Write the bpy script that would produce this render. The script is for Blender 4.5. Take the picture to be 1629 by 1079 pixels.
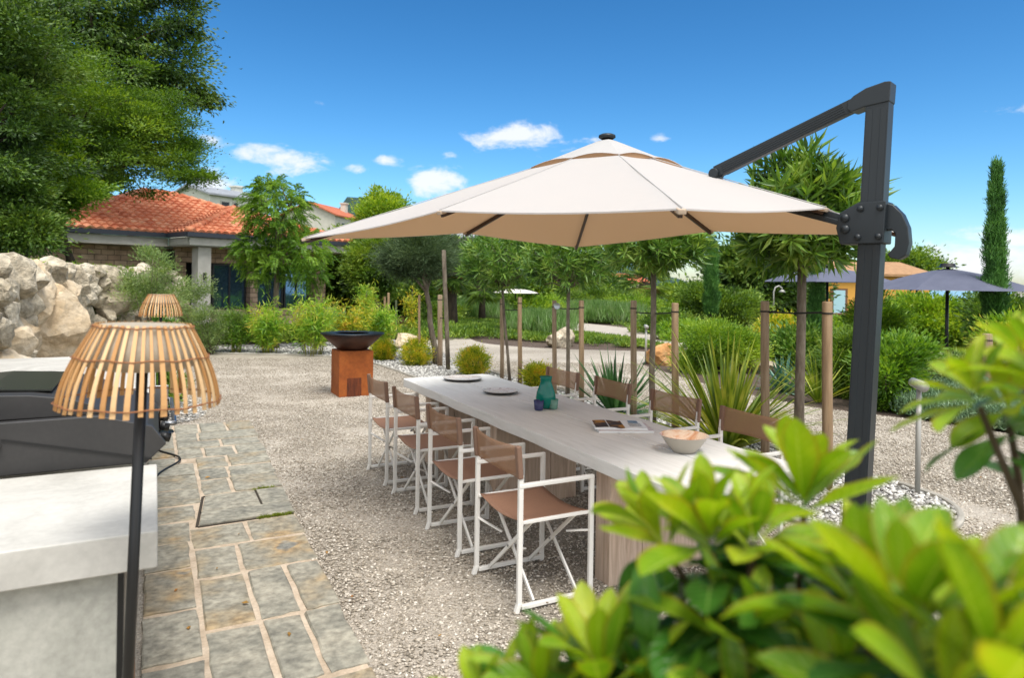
import bpy, bmesh, math, random
import numpy as np
from mathutils import Vector, Matrix, noise
R=math.radians
for o in list(bpy.data.objects): bpy.data.objects.remove(o)
C=bpy.context.scene.collection; S=bpy.context.scene
rng=np.random.default_rng(7); random.seed(7)

# ---------------------------------------------------------------- camera
FPX,ROLL,YAW,CH,SY=1087.2,0.015,0.4819,1.7009,-90.23     # focal length in photo pixels, roll, heading, eye height, lens shift
cam=bpy.data.cameras.new('camera'); co=bpy.data.objects.new('camera',cam); C.objects.link(co); S.camera=co
cam.sensor_width=36; cam.lens=FPX/1629*36; cam.shift_y=SY/1629
cam.clip_start=.05; cam.clip_end=30000
_F=Vector((math.sin(YAW),math.cos(YAW),0)); _R=Vector((math.cos(YAW),-math.sin(YAW),0)); _U=Vector((0,0,1))
R2=_R*math.cos(ROLL)+_U*math.sin(ROLL); U2=-_R*math.sin(ROLL)+_U*math.cos(ROLL)
m=Matrix((R2,U2,-_F)).transposed().to_4x4(); m.translation=(0,0,CH); co.matrix_world=m
cam.dof.use_dof=True; cam.dof.focus_distance=5.0; cam.dof.aperture_fstop=2.9
# ---------------------------------------------------------------- sun + sky
SUN_EL,SUN_AZ=R(64),R(185)         # azimuth clockwise from +Y
sl=bpy.data.lights.new('sun','SUN'); so=bpy.data.objects.new('sun',sl); C.objects.link(so)
sl.energy=2.2; sl.angle=R(24); sl.color=(1,.965,.91)
sd=Vector((math.sin(SUN_AZ)*math.cos(SUN_EL),math.cos(SUN_AZ)*math.cos(SUN_EL),math.sin(SUN_EL)))
so.rotation_euler=sd.to_track_quat('Z','Y').to_euler()
W=bpy.data.worlds.new('World'); S.world=W; W.use_nodes=True
nt=W.node_tree; N=nt.nodes; Lk=nt.links; N.clear()
def wn(t,**k):
    n=N.new(t)
    for a,b in k.items(): setattr(n,a,b)
    return n
def wm(op,a,b=None,c=None):
    n=wn('ShaderNodeMath',operation=op)
    for i,v in enumerate((a,b,c)):
        if v is None: continue
        if isinstance(v,(int,float)): n.inputs[i].default_value=v
        else: Lk.new(v,n.inputs[i])
    return n.outputs[0]
sky=wn('ShaderNodeTexSky',sky_type='NISHITA'); sky.sun_disc=False; sky.sun_elevation=SUN_EL; sky.sun_rotation=SUN_AZ
sky.altitude=100; sky.air_density=1.0; sky.dust_density=.6; sky.ozone_density=4.5
hs=wn('ShaderNodeHueSaturation'); hs.inputs['Saturation'].default_value=1.12; hs.inputs['Hue'].default_value=.49; hs.inputs['Value'].default_value=.39
gm=wn('ShaderNodeGamma'); gm.inputs[1].default_value=1.44; Lk.new(sky.outputs[0],gm.inputs[0]); Lk.new(gm.outputs[0],hs.inputs['Color'])
tc=wn('ShaderNodeTexCoord'); sep=wn('ShaderNodeSeparateXYZ'); Lk.new(tc.outputs['Generated'],sep.inputs[0])
az=wm('ARCTAN2',sep.outputs[0],sep.outputs[1]); el=wm('ARCSINE',sep.outputs[2])
def pxdir(px,py):
    v=_F+R2*((px-814.5)/FPX)-U2*((py-539.5-SY)/FPX); v.normalize(); return math.atan2(v.x,v.y),math.asin(v.z)
acc=None
for (px,py,w,h,k) in ((462,253,95,26,1),(830,218,110,34,.95),(700,288,75,30,1),(618,256,36,13,.9),(567,267,34,12,.8),(340,290,48,34,1),(345,226,34,12,.7),(1048,218,26,14,.75),(505,163,16,7,.75),
        (950,222,40,16,.8),(1610,175,40,12,.7),(1540,415,150,34,1.05),(1620,380,80,22,.9),(1480,440,190,22,.9),(1100,452,900,14,.55),(715,247,20,10,.7)):
    a,e=pxdir(px,py)
    da=wm('DIVIDE',wm('SUBTRACT',az,a),w/FPX); de=wm('DIVIDE',wm('SUBTRACT',el,e),h/FPX)
    g=wm('MULTIPLY',wm('EXPONENT',wm('MULTIPLY',wm('ADD',wm('MULTIPLY',da,da),wm('MULTIPLY',de,de)),-1.0)),k)
    acc=g if acc is None else wm('MAXIMUM',acc,g)
mp=wn('ShaderNodeMapping'); mp.inputs['Scale'].default_value=(1,1,2.2); Lk.new(tc.outputs['Generated'],mp.inputs[0])
nz=wn('ShaderNodeTexNoise'); nz.inputs['Scale'].default_value=16; nz.inputs['Detail'].default_value=8; nz.inputs['Roughness'].default_value=.62; nz.inputs['Distortion'].default_value=.3
Lk.new(mp.outputs[0],nz.inputs['Vector'])
cl=wm('ADD',acc,wm('MULTIPLY',wm('SUBTRACT',nz.outputs['Fac'],.5),2.0))
mr=wn('ShaderNodeMapRange',interpolation_type='SMOOTHSTEP'); mr.inputs['From Min'].default_value=.5; mr.inputs['From Max'].default_value=1.05; mr.inputs['To Max'].default_value=.9
Lk.new(cl,mr.inputs['Value'])
gate=wn('ShaderNodeMapRange'); gate.inputs['From Min'].default_value=.08; gate.inputs['From Max'].default_value=.35; Lk.new(acc,gate.inputs['Value'])
cf=wm('MULTIPLY',mr.outputs[0],gate.outputs[0])
cm=wn('ShaderNodeMix',data_type='RGBA'); Lk.new(cf,cm.inputs[0]); Lk.new(hs.outputs[0],cm.inputs[6]); cm.inputs[7].default_value=(4.6,4.7,4.9,1)
# added unseen cloud overhead and behind the camera: bright neutral fill for the shade
bk=wm('ADD',wm('MULTIPLY',sep.outputs[0],-_F.x),wm('MULTIPLY',sep.outputs[1],-_F.y)); hi=wn('ShaderNodeMapRange',interpolation_type='SMOOTHSTEP'); hi.inputs['From Min'].default_value=-.55; hi.inputs['From Max'].default_value=.15; Lk.new(wm('ADD',bk,wm('MULTIPLY',wm('MAXIMUM',wm('SUBTRACT',sep.outputs[2],.62),0.0),1.6)),hi.inputs['Value'])
nb=wn('ShaderNodeTexNoise'); nb.inputs['Scale'].default_value=3.2; nb.inputs['Detail'].default_value=6; Lk.new(tc.outputs['Generated'],nb.inputs['Vector'])
nr_=wn('ShaderNodeMapRange',interpolation_type='SMOOTHSTEP'); nr_.inputs['From Min'].default_value=.30; nr_.inputs['From Max'].default_value=.55; nr_.inputs['To Min'].default_value=.25; Lk.new(nb.outputs['Fac'],nr_.inputs['Value'])
cm2=wn('ShaderNodeMix',data_type='RGBA'); Lk.new(wm('MULTIPLY',hi.outputs[0],nr_.outputs[0]),cm2.inputs[0]); Lk.new(cm.outputs[2],cm2.inputs[6]); cm2.inputs[7].default_value=(7.5,7.5,7.45,1)
bg=wn('ShaderNodeBackground'); bg.inputs[1].default_value=.13; Lk.new(cm2.outputs[2],bg.inputs[0])
wo=wn('ShaderNodeOutputWorld'); Lk.new(bg.outputs[0],wo.inputs[0])
S.view_settings.view_transform='Standard'; S.view_settings.look='None'; S.view_settings.gamma=1; S.view_settings.exposure=.78
try: S.cycles.use_denoising=True; S.cycles.denoiser='OPENIMAGEDENOISE'
except Exception: pass
S.cycles.max_bounces=8; S.cycles.transparent_max_bounces=16; S.cycles.diffuse_bounces=4; S.cycles.glossy_bounces=3; S.cycles.transmission_bounces=6
S.cycles.sample_clamp_indirect=6; S.cycles.caustics_reflective=False; S.cycles.caustics_refractive=False

# ---------------------------------------------------------------- helpers
def ray(px,py): return _F+R2*((px-814.5)/FPX)-U2*((py-539.5-SY)/FPX)
def at(px,py,d): return Vector((0,0,CH))+ray(px,py)*d
def G(px,py,z=0.):
    r=ray(px,py); return Vector((0,0,CH))+r*((z-CH)/r.z)
def hexc(h):
    v=[int(h[i:i+2],16)/255 for i in (0,2,4)]
    return tuple((x/12.92 if x<=.04045 else ((x+.055)/1.055)**2.4) for x in v)+(1,)
def tag(o,label=None,cat=None,group=None,kind=None):
    if label: o['label']=label
    if cat: o['category']=cat
    if group: o['group']=group
    if kind: o['kind']=kind
    return o
def thing(name,loc,label,cat,group=None,rz=0):
    o=bpy.data.objects.new(name,None); C.objects.link(o); o.location=loc; o.rotation_euler=(0,0,rz); o.empty_display_size=.1
    return tag(o,label,cat,group)
def link(name,me,mat,parent=None,smooth=False):
    o=bpy.data.objects.new(name,me); C.objects.link(o)
    if mat is not None:
        for q in (mat if isinstance(mat,(list,tuple)) else [mat]): me.materials.append(q)
    if smooth: me.polygons.foreach_set('use_smooth',np.ones(len(me.polygons),bool))
    if parent: o.parent=parent
    return o
def npmesh(name,V,F,mat,parent=None,smooth=False):
    V=np.ascontiguousarray(V,np.float32); F=np.ascontiguousarray(F,np.int32); k=F.shape[1]
    me=bpy.data.meshes.new(name); me.vertices.add(len(V)); me.vertices.foreach_set('co',V.ravel())
    me.loops.add(F.size); me.loops.foreach_set('vertex_index',F.ravel()); me.polygons.add(len(F))
    me.polygons.foreach_set('loop_start',np.arange(len(F),dtype=np.int32)*k); me.update(calc_edges=True)
    return link(name,me,mat,parent,smooth)
class MB:
    def __init__(s): s.v=[]; s.f=[]; s.m=[]
    def add(s,v,f,mi=0):
        n=len(s.v); s.v+= [tuple(p) for p in v]; s.f+=[tuple(i+n for i in q) for q in f]; s.m+=[mi]*len(f); return s
    def box(s,c,d,rz=0,mat=None,mi=0):
        x,y,z=[a/2 for a in d]; P=[Vector(((-x,x)[i&1],(-y,y)[i>>1&1],(-z,z)[i>>2])) for i in range(8)]
        M=mat or Matrix.Rotation(rz,3,'Z'); c=Vector(c)
        return s.add([M@p+c for p in P],[(0,2,3,1),(4,5,7,6),(0,1,5,4),(2,6,7,3),(0,4,6,2),(1,3,7,5)],mi)
    def bar(s,a,b,w,h=None,up=(0,0,1),mi=0):
        a=Vector(a);b=Vector(b);h=h or w; y=(b-a).normalized(); u=Vector(up)
        if abs(y.dot(u))>.98: u=Vector((0,1,0)) if abs(y.y)<.9 else Vector((1,0,0))
        x=y.cross(u).normalized(); z=x.cross(y); M=Matrix((x,y,z)).transposed()
        return s.box((a+b)/2,(w,(b-a).length,h),mat=M,mi=mi)
    def tube(s,pts,r,n=10,mi=0,cap=True):
        pts=[Vector(p) for p in pts]; rs=r if isinstance(r,(list,tuple)) else [r]*len(pts); V=[];F=[]
        t0=(pts[1]-pts[0]).normalized(); u=t0.orthogonal().normalized()
        for i,p in enumerate(pts):
            t=(pts[min(i+1,len(pts)-1)]-pts[max(i-1,0)]).normalized(); u=(u-t*u.dot(t)).normalized(); w=t.cross(u)
            V+=[p+(u*math.cos(2*math.pi*k/n)+w*math.sin(2*math.pi*k/n))*rs[i] for k in range(n)]
        for i in range(len(pts)-1):
            F+=[(i*n+k,i*n+(k+1)%n,(i+1)*n+(k+1)%n,(i+1)*n+k) for k in range(n)]
        if cap: F+=[tuple(range(n-1,-1,-1)),tuple((len(pts)-1)*n+k for k in range(n))]
        return s.add(V,F,mi)
    def lathe(s,prof,c=(0,0,0),n=32,mi=0,jit=0):
        V=[];F=[];c=Vector(c)
        for (r,z) in prof:
            V+=[c+Vector((r*math.cos(2*math.pi*k/n)*(1+jit*math.sin(3*k*6.283/n+1)),r*math.sin(2*math.pi*k/n),z)) for k in range(n)]
        for i in range(len(prof)-1): F+=[(i*n+k,i*n+(k+1)%n,(i+1)*n+(k+1)%n,(i+1)*n+k) for k in range(n)]
        return s.add(V,F,mi)
    def prism(s,poly,z0,z1,mi=0,M=None):
        n=len(poly); V=[Vector((p[0],p[1],z0)) for p in poly]+[Vector((p[0],p[1],z1)) for p in poly]
        if M is not None: V=[M@v for v in V]
        F=[tuple(range(n-1,-1,-1)),tuple(range(n,2*n))]+[(i,(i+1)%n,n+(i+1)%n,n+i) for i in range(n)]
        return s.add(V,F,mi)
    def build(s,name,mat,parent=None,smooth=False,bevel=0,seg=2,auto=False):
        me=bpy.data.meshes.new(name); me.from_pydata([tuple(v) for v in s.v],[],s.f); me.update()
        o=link(name,me,mat,parent,smooth)
        me.polygons.foreach_set('material_index',s.m)
        if bevel:
            b=o.modifiers.new('bevel','BEVEL'); b.width=bevel; b.segments=seg; b.limit_method='ANGLE'; b.angle_limit=R(40)
            w=o.modifiers.new('wn','WEIGHTED_NORMAL'); w.keep_sharp=True; me.polygons.foreach_set('use_smooth',np.ones(len(me.polygons),bool))
        return o
# materials ------------------------------------------------------
def mat(name,col,rough=.6,metal=0,**k):
    """col: hex or list of (pos,hex) mixed by noise. k: scale, detail, bump, bscale, trans(hex,fac), island, coord, spec, stretch, voro"""
    M=bpy.data.materials.new(name); M.use_nodes=True; t=M.node_tree; n=t.nodes; l=t.links
    b=n['Principled BSDF']; b.inputs['Roughness'].default_value=rough; b.inputs['Metallic'].default_value=metal
    if 'spec' in k: b.inputs['Specular IOR Level'].default_value=k['spec']
    tcn=n.new('ShaderNodeTexCoord'); mp=n.new('ShaderNodeMapping'); l.new(tcn.outputs[k.get('coord','Object')],mp.inputs[0])
    mp.inputs['Scale'].default_value=k.get('stretch',(1,1,1))
    vec=mp.outputs[0]
    out=None
    if isinstance(col,str): b.inputs['Base Color'].default_value=hexc(col)
    else:
        cr=n.new('ShaderNodeValToRGB'); e=cr.color_ramp.elements
        while len(e)<len(col): e.new(.5)
        for i,(p,h) in enumerate(col): e[i].position=p; e[i].color=hexc(h)
        if k.get('island'):
            g=n.new('ShaderNodeNewGeometry'); src=g.outputs['Random Per Island']
            if k.get('scale'):
                nz=n.new('ShaderNodeTexNoise'); nz.inputs['Scale'].default_value=k['scale']; nz.inputs['Detail'].default_value=3; l.new(vec,nz.inputs[0])
                ad=n.new('ShaderNodeMath'); ad.operation='MULTIPLY_ADD'; ad.inputs[1].default_value=.45; l.new(g.outputs['Random Per Island'],ad.inputs[0])
                sb=n.new('ShaderNodeMath'); sb.operation='MULTIPLY_ADD'; sb.inputs[1].default_value=1.6; sb.inputs[2].default_value=-.52; l.new(nz.outputs[0],sb.inputs[0]); l.new(sb.outputs[0],ad.inputs[2]); src=ad.outputs[0]
        elif k.get('voro'):
            g=n.new('ShaderNodeTexVoronoi'); g.inputs['Scale'].default_value=k['voro']; l.new(vec,g.inputs['Vector'])
            s2=n.new('ShaderNodeSeparateColor'); l.new(g.outputs['Color'],s2.inputs[0]); src=s2.outputs[0]
            nz=n.new('ShaderNodeTexNoise'); nz.inputs['Scale'].default_value=k.get('scale',2); nz.inputs['Detail'].default_value=4; l.new(vec,nz.inputs[0])
            ad=n.new('ShaderNodeMath'); ad.operation='MULTIPLY_ADD'; ad.inputs[1].default_value=.5; l.new(src,ad.inputs[0])
            sb=n.new('ShaderNodeMath'); sb.operation='MULTIPLY_ADD'; sb.inputs[1].default_value=1.4; sb.inputs[2].default_value=-.45; l.new(nz.outputs[0],sb.inputs[0]); l.new(sb.outputs[0],ad.inputs[2]); src=ad.outputs[0]
        else:
            nz=n.new('ShaderNodeTexNoise'); nz.inputs['Scale'].default_value=k.get('scale',4); nz.inputs['Detail'].default_value=k.get('detail',6); nz.inputs['Roughness'].default_value=.65
            nz.inputs['Distortion'].default_value=k.get('dist',0); l.new(vec,nz.inputs[0]); src=nz.outputs[0]
        l.new(src,cr.inputs[0]); out=cr.outputs[0]
        if k.get('fine'):
            nf=n.new('ShaderNodeTexNoise'); nf.inputs['Scale'].default_value=k['fine']; nf.inputs['Detail'].default_value=4; l.new(vec,nf.inputs[0])
            mr=n.new('ShaderNodeMapRange'); mr.inputs[1].default_value=.3; mr.inputs[2].default_value=.7; mr.inputs[3].default_value=1-k.get('famt',.25); mr.inputs[4].default_value=1+k.get('famt',.25); l.new(nf.outputs[0],mr.inputs[0])
            mx=n.new('ShaderNodeVectorMath'); mx.operation='SCALE'; l.new(out,mx.inputs[0]); l.new(mr.outputs[0],mx.inputs['Scale']); out=mx.outputs[0]
        l.new(out,b.inputs['Base Color'])
    if k.get('bump'):
        bp=n.new('ShaderNodeBump'); bp.inputs['Strength'].default_value=k['bump']; bp.inputs['Distance'].default_value=k.get('bdist',.02)
        if k.get('bvoro'):
            vb=n.new('ShaderNodeTexVoronoi'); vb.inputs['Scale'].default_value=k['bvoro']; l.new(vec,vb.inputs['Vector']); iv=n.new('ShaderNodeMath'); iv.operation='SUBTRACT'; iv.inputs[0].default_value=1; l.new(vb.outputs['Distance'],iv.inputs[1]); l.new(iv.outputs[0],bp.inputs['Height'])
        else:
            nb=n.new('ShaderNodeTexNoise'); nb.inputs['Scale'].default_value=k.get('bscale',20); nb.inputs['Detail'].default_value=8; nb.inputs['Roughness'].default_value=.65; l.new(vec,nb.inputs[0]); l.new(nb.outputs[0],bp.inputs['Height'])
        l.new(bp.outputs[0],b.inputs['Normal'])
    if k.get('trans'):
        h,fac=k['trans']; tr=n.new('ShaderNodeBsdfTranslucent'); mx=n.new('ShaderNodeMixShader'); mx.inputs[0].default_value=fac
        if h: tr.inputs[0].default_value=hexc(h)
        else:
            g2=n.new('ShaderNodeMix'); g2.data_type='RGBA'; g2.blend_type='MULTIPLY'; g2.inputs[0].default_value=1; l.new(out,g2.inputs[6]); g2.inputs[7].default_value=(1.9,1.7,.6,1); l.new(g2.outputs[2],tr.inputs[0])
        l.new(b.outputs[0],mx.inputs[1]); l.new(tr.outputs[0],mx.inputs[2]); l.new(mx.outputs[0],n['Material Output'].inputs[0])
    return M
def leafmat(name,cols,rough=.45,tr=.3,scale=.8): return mat(name,[(i/(len(cols)-1)*.8+.1,h) for i,h in enumerate(cols)],rough,island=True,scale=scale,trans=(None,tr),coord='Object')
# foliage --------------------------------------------------------
def unit(a): return a/np.maximum(np.linalg.norm(a,axis=-1,keepdims=True),1e-9)
def leafset(P,D,L,Wd,rg,fold=.25,flat=0.):
    """rhombic folded leaves, two faces each"""
    n=len(P); D=unit(D); rv=rg.normal(size=(n,3)); rv[:,2]+=flat*4
    X=unit(np.cross(D,rv)); Nn=np.cross(X,D); L=np.broadcast_to(L,(n,))[:,None]; Wd=np.broadcast_to(Wd,(n,))[:,None]
    a=P; mid=P+D*L*.45; b=mid+X*Wd*.5+Nn*Wd*fold; c=P+D*L-Nn*L*.08; d=mid-X*Wd*.5+Nn*Wd*fold
    V=np.stack([a,b,c,d],1).reshape(-1,3); i=np.arange(n)[:,None]*4
    F=np.concatenate([i+[0,1,2],i+[0,2,3]],0); return V,F
def ell(n,rg,shell=.55):
    d=unit(rg.normal(size=(n,3))); r=(shell+(1-shell)*rg.random((n,1)))**.7; return d*r,d
def clumps(c,rad,ncl,per,cr,L,Wd,rg,shell=.5,dr=0.,up=.2,flat=0.,ragged=.15,cut=None,zf=.6):
    """crown of leaf clumps; c centre, rad radii; returns V,F,clump centres"""
    rad=np.array(rad,float); q,d=ell(ncl,rg,shell); q*=1+rg.normal(size=(ncl,1))*ragged; qn=np.linalg.norm(q,axis=1,keepdims=True); q*=np.minimum(1,1.12/np.maximum(qn,1e-6))
    cc=np.array(c)+q*rad
    if cut is not None: cc=cc[cut(cc)]
    k=len(cc); sz=cr*(.6+.8*rg.random((k,1,1)))
    off=rg.normal(size=(k,per,3))*sz*np.array([1,1,zf])*.55
    P=(cc[:,None,:]+off).reshape(-1,3)
    D=(unit(off)+.6*unit(cc-np.array(c))[:,None,:]+rg.normal(size=off.shape)*.45).reshape(-1,3); D[:,2]+=up-dr
    V,F=leafset(P,D,L*(.6+.8*rg.random(len(P))),Wd*(.7+.6*rg.random(len(P))),rg,flat=flat)
    return V,F,cc
def shoots(P,A,k,L,Wd,rg,tilt=(35,75),ln=.12):
    """leaf whorls round shoots at P along A"""
    n=len(P); A=unit(A); u=unit(np.cross(A,rg.normal(size=A.shape))); w=np.cross(A,u)
    th=(np.arange(k)*2.4)[None,:]+rg.random((n,1))*6.28; s=np.linspace(0,1,k)[None,:,None]
    ti=np.radians(tilt[1]+(tilt[0]-tilt[1])*s+rg.normal(size=(n,k,1))*9)
    rd=u[:,None,:]*np.cos(th)[...,None]+w[:,None,:]*np.sin(th)[...,None]
    D=A[:,None,:]*np.cos(ti)+rd*np.sin(ti); PP=P[:,None,:]+A[:,None,:]*s*ln
    PP=PP.reshape(-1,3); D=D.reshape(-1,3)
    return leafset(PP,D,L*(.7+.5*rg.random(len(PP))),Wd*(.8+.4*rg.random(len(PP))),rg,fold=.12)
def merge(*vf):
    V=[];F=[];n=0
    for v,f in vf: V.append(v);F.append(f+n);n+=len(v)
    return np.concatenate(V),np.concatenate(F)
def woody(base,top,r0,r1,limbs,rg,bend=.06,n=9):
    b=MB(); base=Vector(base);top=Vector(top); L=(top-base).length; pts=[];rs=[]
    for i in range(8):
        t=i/7; p=base.lerp(top,t); j=bend*L*.3*math.sin(t*math.pi)
        p+=Vector((rg.normal()*.25*j+j*.5,rg.normal()*.25*j,0)); pts.append(p); rs.append(r0+(r1-r0)*t+(.35*r0*max(0,1-t*6)))
    b.tube(pts,rs,n)
    for e in limbs:
        e=Vector(e); s0=pts[rg.integers(5,8)]; md=s0.lerp(e,.5)+Vector((rg.normal()*.05,rg.normal()*.05,.05))*(e-s0).length
        b.tube([s0,md,e],[r1*.75,r1*.45,r1*.15],6)
    return b
# ---------------------------------------------------------------- palette of materials
gravelc=[(.0,'7d7263'),(.3,'a89b8b'),(.6,'c9beb0'),(1,'e9e1d6')]
M_gravel=mat('gravel ground',[(.15,'8a8274'),(.45,'a89e90'),(.75,'bcb3a5'),(1,'d1c9bc')],.95,voro=85,scale=.45,bump=.9,bdist=.012,bvoro=85,fine=220,famt=.2)
M_stone=mat('gravel stones',[(.05,'7f7668'),(.4,'a69b8b'),(.75,'c0b6a7'),(1,'ddd5c8')],.9,island=True)
M_peb=mat('white pebbles',[(.05,'6f6d68'),(.35,'a3a09a'),(.7,'c9c6bf'),(1,'e6e3dc')],.7,island=True)
M_pebb=mat('pebble bed',[(.2,'6d6a65'),(.5,'9c9993'),(1,'c4c1ba')],.9,voro=38,scale=3,bump=1,bdist=.03,bvoro=38)
M_soil=mat('garden soil',[(.3,'40352d'),(.5,'5c4d42'),(.7,'75665a')],1,scale=30,bump=1,bscale=60,bdist=.03,fine=9)
M_land=mat('rough land',[(.3,'2f3d17'),(.5,'4c5a25'),(.7,'6d6a3e')],1,scale=.5,bump=1,bscale=2,bdist=.4)
M_grass=mat('terrace turf',[(.3,'38491d'),(.55,'5c6b2c'),(.75,'7a7546')],1,scale=2,bump=1,bscale=25,bdist=.06)
M_mortar=mat('mortar',[(.3,'9c8b76'),(.5,'bba993'),(.75,'cdbfab')],.95,scale=5,bump=.5,bscale=120,bdist=.004,fine=60,famt=.12)
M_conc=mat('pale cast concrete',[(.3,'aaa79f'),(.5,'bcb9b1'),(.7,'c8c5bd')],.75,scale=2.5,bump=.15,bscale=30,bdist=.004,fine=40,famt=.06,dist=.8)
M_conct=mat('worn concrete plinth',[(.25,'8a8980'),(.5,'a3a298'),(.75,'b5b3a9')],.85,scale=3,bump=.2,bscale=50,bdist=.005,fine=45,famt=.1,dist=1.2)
M_white=mat('white powder coat','e4e1da',.42)
M_grey=mat('anthracite aluminium','1f2529',.42,spec=.4)
M_blk=mat('black metal','141414',.4)
M_bbq=mat('charcoal enamel',[(.3,'2b2a29'),(.7,'363433')],.5,scale=3,fine=60,famt=.08)
M_steel=mat('brushed steel','9a9c9e',.28,metal=1)
M_bamboo=mat('bamboo slats',[(.1,'a97842'),(.5,'c49660'),(.9,'d6b384')],.55,island=True,bump=.2,bscale=80,bdist=.002)
M_twine=mat('brown twine','8a5a38',.9)
M_linen=mat('linen diffuser',[(.3,'b5a995'),(.7,'c9bfae')],.9,scale=60,trans=('d8c8a8',.35))
M_mesh=None
M_corten=mat('rusted steel',[(.2,'74370f'),(.5,'944d18'),(.8,'a65d22')],.8,scale=3.5,detail=9,dist=.4,fine=30,famt=.14,bump=.2,bscale=90,bdist=.003)
M_bowl=mat('dark bowl steel',[(.3,'2e1d16'),(.6,'4a2c1e'),(.8,'5c3926')],.55,metal=.3,scale=4)
M_bowlt=mat('oiled black steel','1d1e20',.4,metal=.5)
M_bark=mat('grey brown bark',[(.25,'43382d'),(.5,'6c6153'),(.75,'8d8473')],.95,scale=14,stretch=(1,1,.3),bump=.8,bscale=40,bdist=.01)
M_barkd=mat('dark bark',[(.25,'241d17'),(.5,'3d342a'),(.75,'55493b')],.95,scale=10,stretch=(1,1,.3),bump=.8,bscale=30,bdist=.02)
M_stake=mat('weathered round timber',[(.25,'6d5b47'),(.5,'927d64'),(.75,'a99680')],.9,scale=9,stretch=(3,3,.25),bump=.4,bscale=30,bdist=.004)
M_stakec=mat('fresh round timber',[(.25,'73604a'),(.5,'937a5c'),(.75,'a89174')],.85,scale=8,stretch=(3,3,.25),bump=.3,bscale=30,bdist=.004)
M_rubber=mat('black rubber','15140f',.7)
M_rock=mat('limestone',[(.2,'776b57'),(.36,'a69880'),(.52,'c8bca5'),(.68,'dfd5c2'),(.82,'be9c68')],.95,scale=1.4,detail=12,dist=.8,bump=1,bscale=5,bdist=.16,fine=12,famt=.35)
M_rockw=mat('warm limestone',[(.25,'9a7f5c'),(.42,'c2ab8a'),(.58,'d4c3a8'),(.75,'ded4c2')],.92,scale=1.3,detail=9,dist=.8,bump=.8,bscale=6,bdist=.06,fine=14,famt=.15)
M_dark=mat('dark earth','3b342b',1)  # even dark brown, used in the slab joints and the wall core

def sheet(name,poly,z,m,kind='structure',amp=0,step=None):
    me=bpy.data.meshes.new(name); bm=bmesh.new(); f=bm.faces.new([bm.verts.new((p[0],p[1],z)) for p in poly]); bmesh.ops.triangulate(bm,faces=[f]); bmesh.ops.recalc_face_normals(bm,faces=bm.faces)
    if bm.faces[:][0].normal.z<0: bmesh.ops.reverse_faces(bm,faces=bm.faces)
    bm.to_mesh(me); bm.free(); o=link(name,me,m); tag(o,kind=kind); return o
def smooth_poly(pts,k=4,closed=True):
    n=len(pts); out=[]
    for i in range(n if closed else n-1):
        p0,p1,p2,p3=[Vector(pts[(i+j-1)%n] if closed else pts[min(max(i+j-1,0),n-1)]) for j in range(4)]
        for q in range(k):
            t=q/k; out.append(.5*((2*p1)+(p2-p0)*t+(2*p0-5*p1+4*p2-p3)*t*t+(3*p1-p0-3*p2+p3)*t**3))
    if not closed: out.append(Vector(pts[-1]))
    return [tuple(v) for v in out]
def inpoly(P,poly):
    x,y=P[:,0],P[:,1]; ins=np.zeros(len(P),bool); n=len(poly)
    for i in range(n):
        x1,y1=poly[i][:2]; x2,y2=poly[(i+1)%n][:2]
        if y1==y2: continue
        c=((y1>y)!=(y2>y))&(x<(x2-x1)*(y-y1)/(y2-y1)+x1); ins^=c
    return ins
# ================================================================= GROUND
# big land sheet, falling away to the sea in the east, rising in the north-west
def land_z(x,y):
    d=np.hypot(x,y); e=x*.75-y*.15                     # eastward
    s=np.clip((e-13)/30,0,1); z=-5.0*s*s*(3-2*s)
    s2=np.clip((e-45)/400,0,1); z-=38*s2
    return z
xs=np.unique(np.concatenate([np.linspace(-40,60,101),np.geomspace(60,3000,40),-np.geomspace(40,1500,25)])); ys=np.unique(np.concatenate([np.linspace(-30,70,101),np.geomspace(70,3000,40),-np.geomspace(30,900,15)]))
X,Y=np.meshgrid(xs,ys); Z=land_z(X,Y)-.02; V=np.stack([X,Y,Z],-1).reshape(-1,3); nx=len(xs)
i,j=np.meshgrid(np.arange(nx-1),np.arange(len(ys)-1)); a=(j*nx+i).ravel(); Fq=np.stack([a,a+1,a+nx+1,a+nx],1)
cx_=(V[Fq[:,0],0]+V[Fq[:,2],0])/2; cy_=(V[Fq[:,0],1]+V[Fq[:,2],1])/2; near=(cx_>-12)&(cx_<30)&(cy_<34)&(cy_>-20)
me_o=npmesh('ground',V,Fq,[M_land,M_soil]); me_o.data.polygons.foreach_set('material_index',near.astype(np.int32)); tag(me_o,kind='structure')
# sea
M_sea=mat('sea water',[(.3,'6f97ad'),(.7,'88abc0')],.25,scale=.01,bump=.2,bscale=.3,bdist=.3)
b=MB(); b.add([(300,-9000,-41),(16000,-9000,-41),(16000,14000,-41),(300,14000,-41)],[(0,1,2,3)]); tag(b.build('sea',M_sea),kind='structure')
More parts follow.
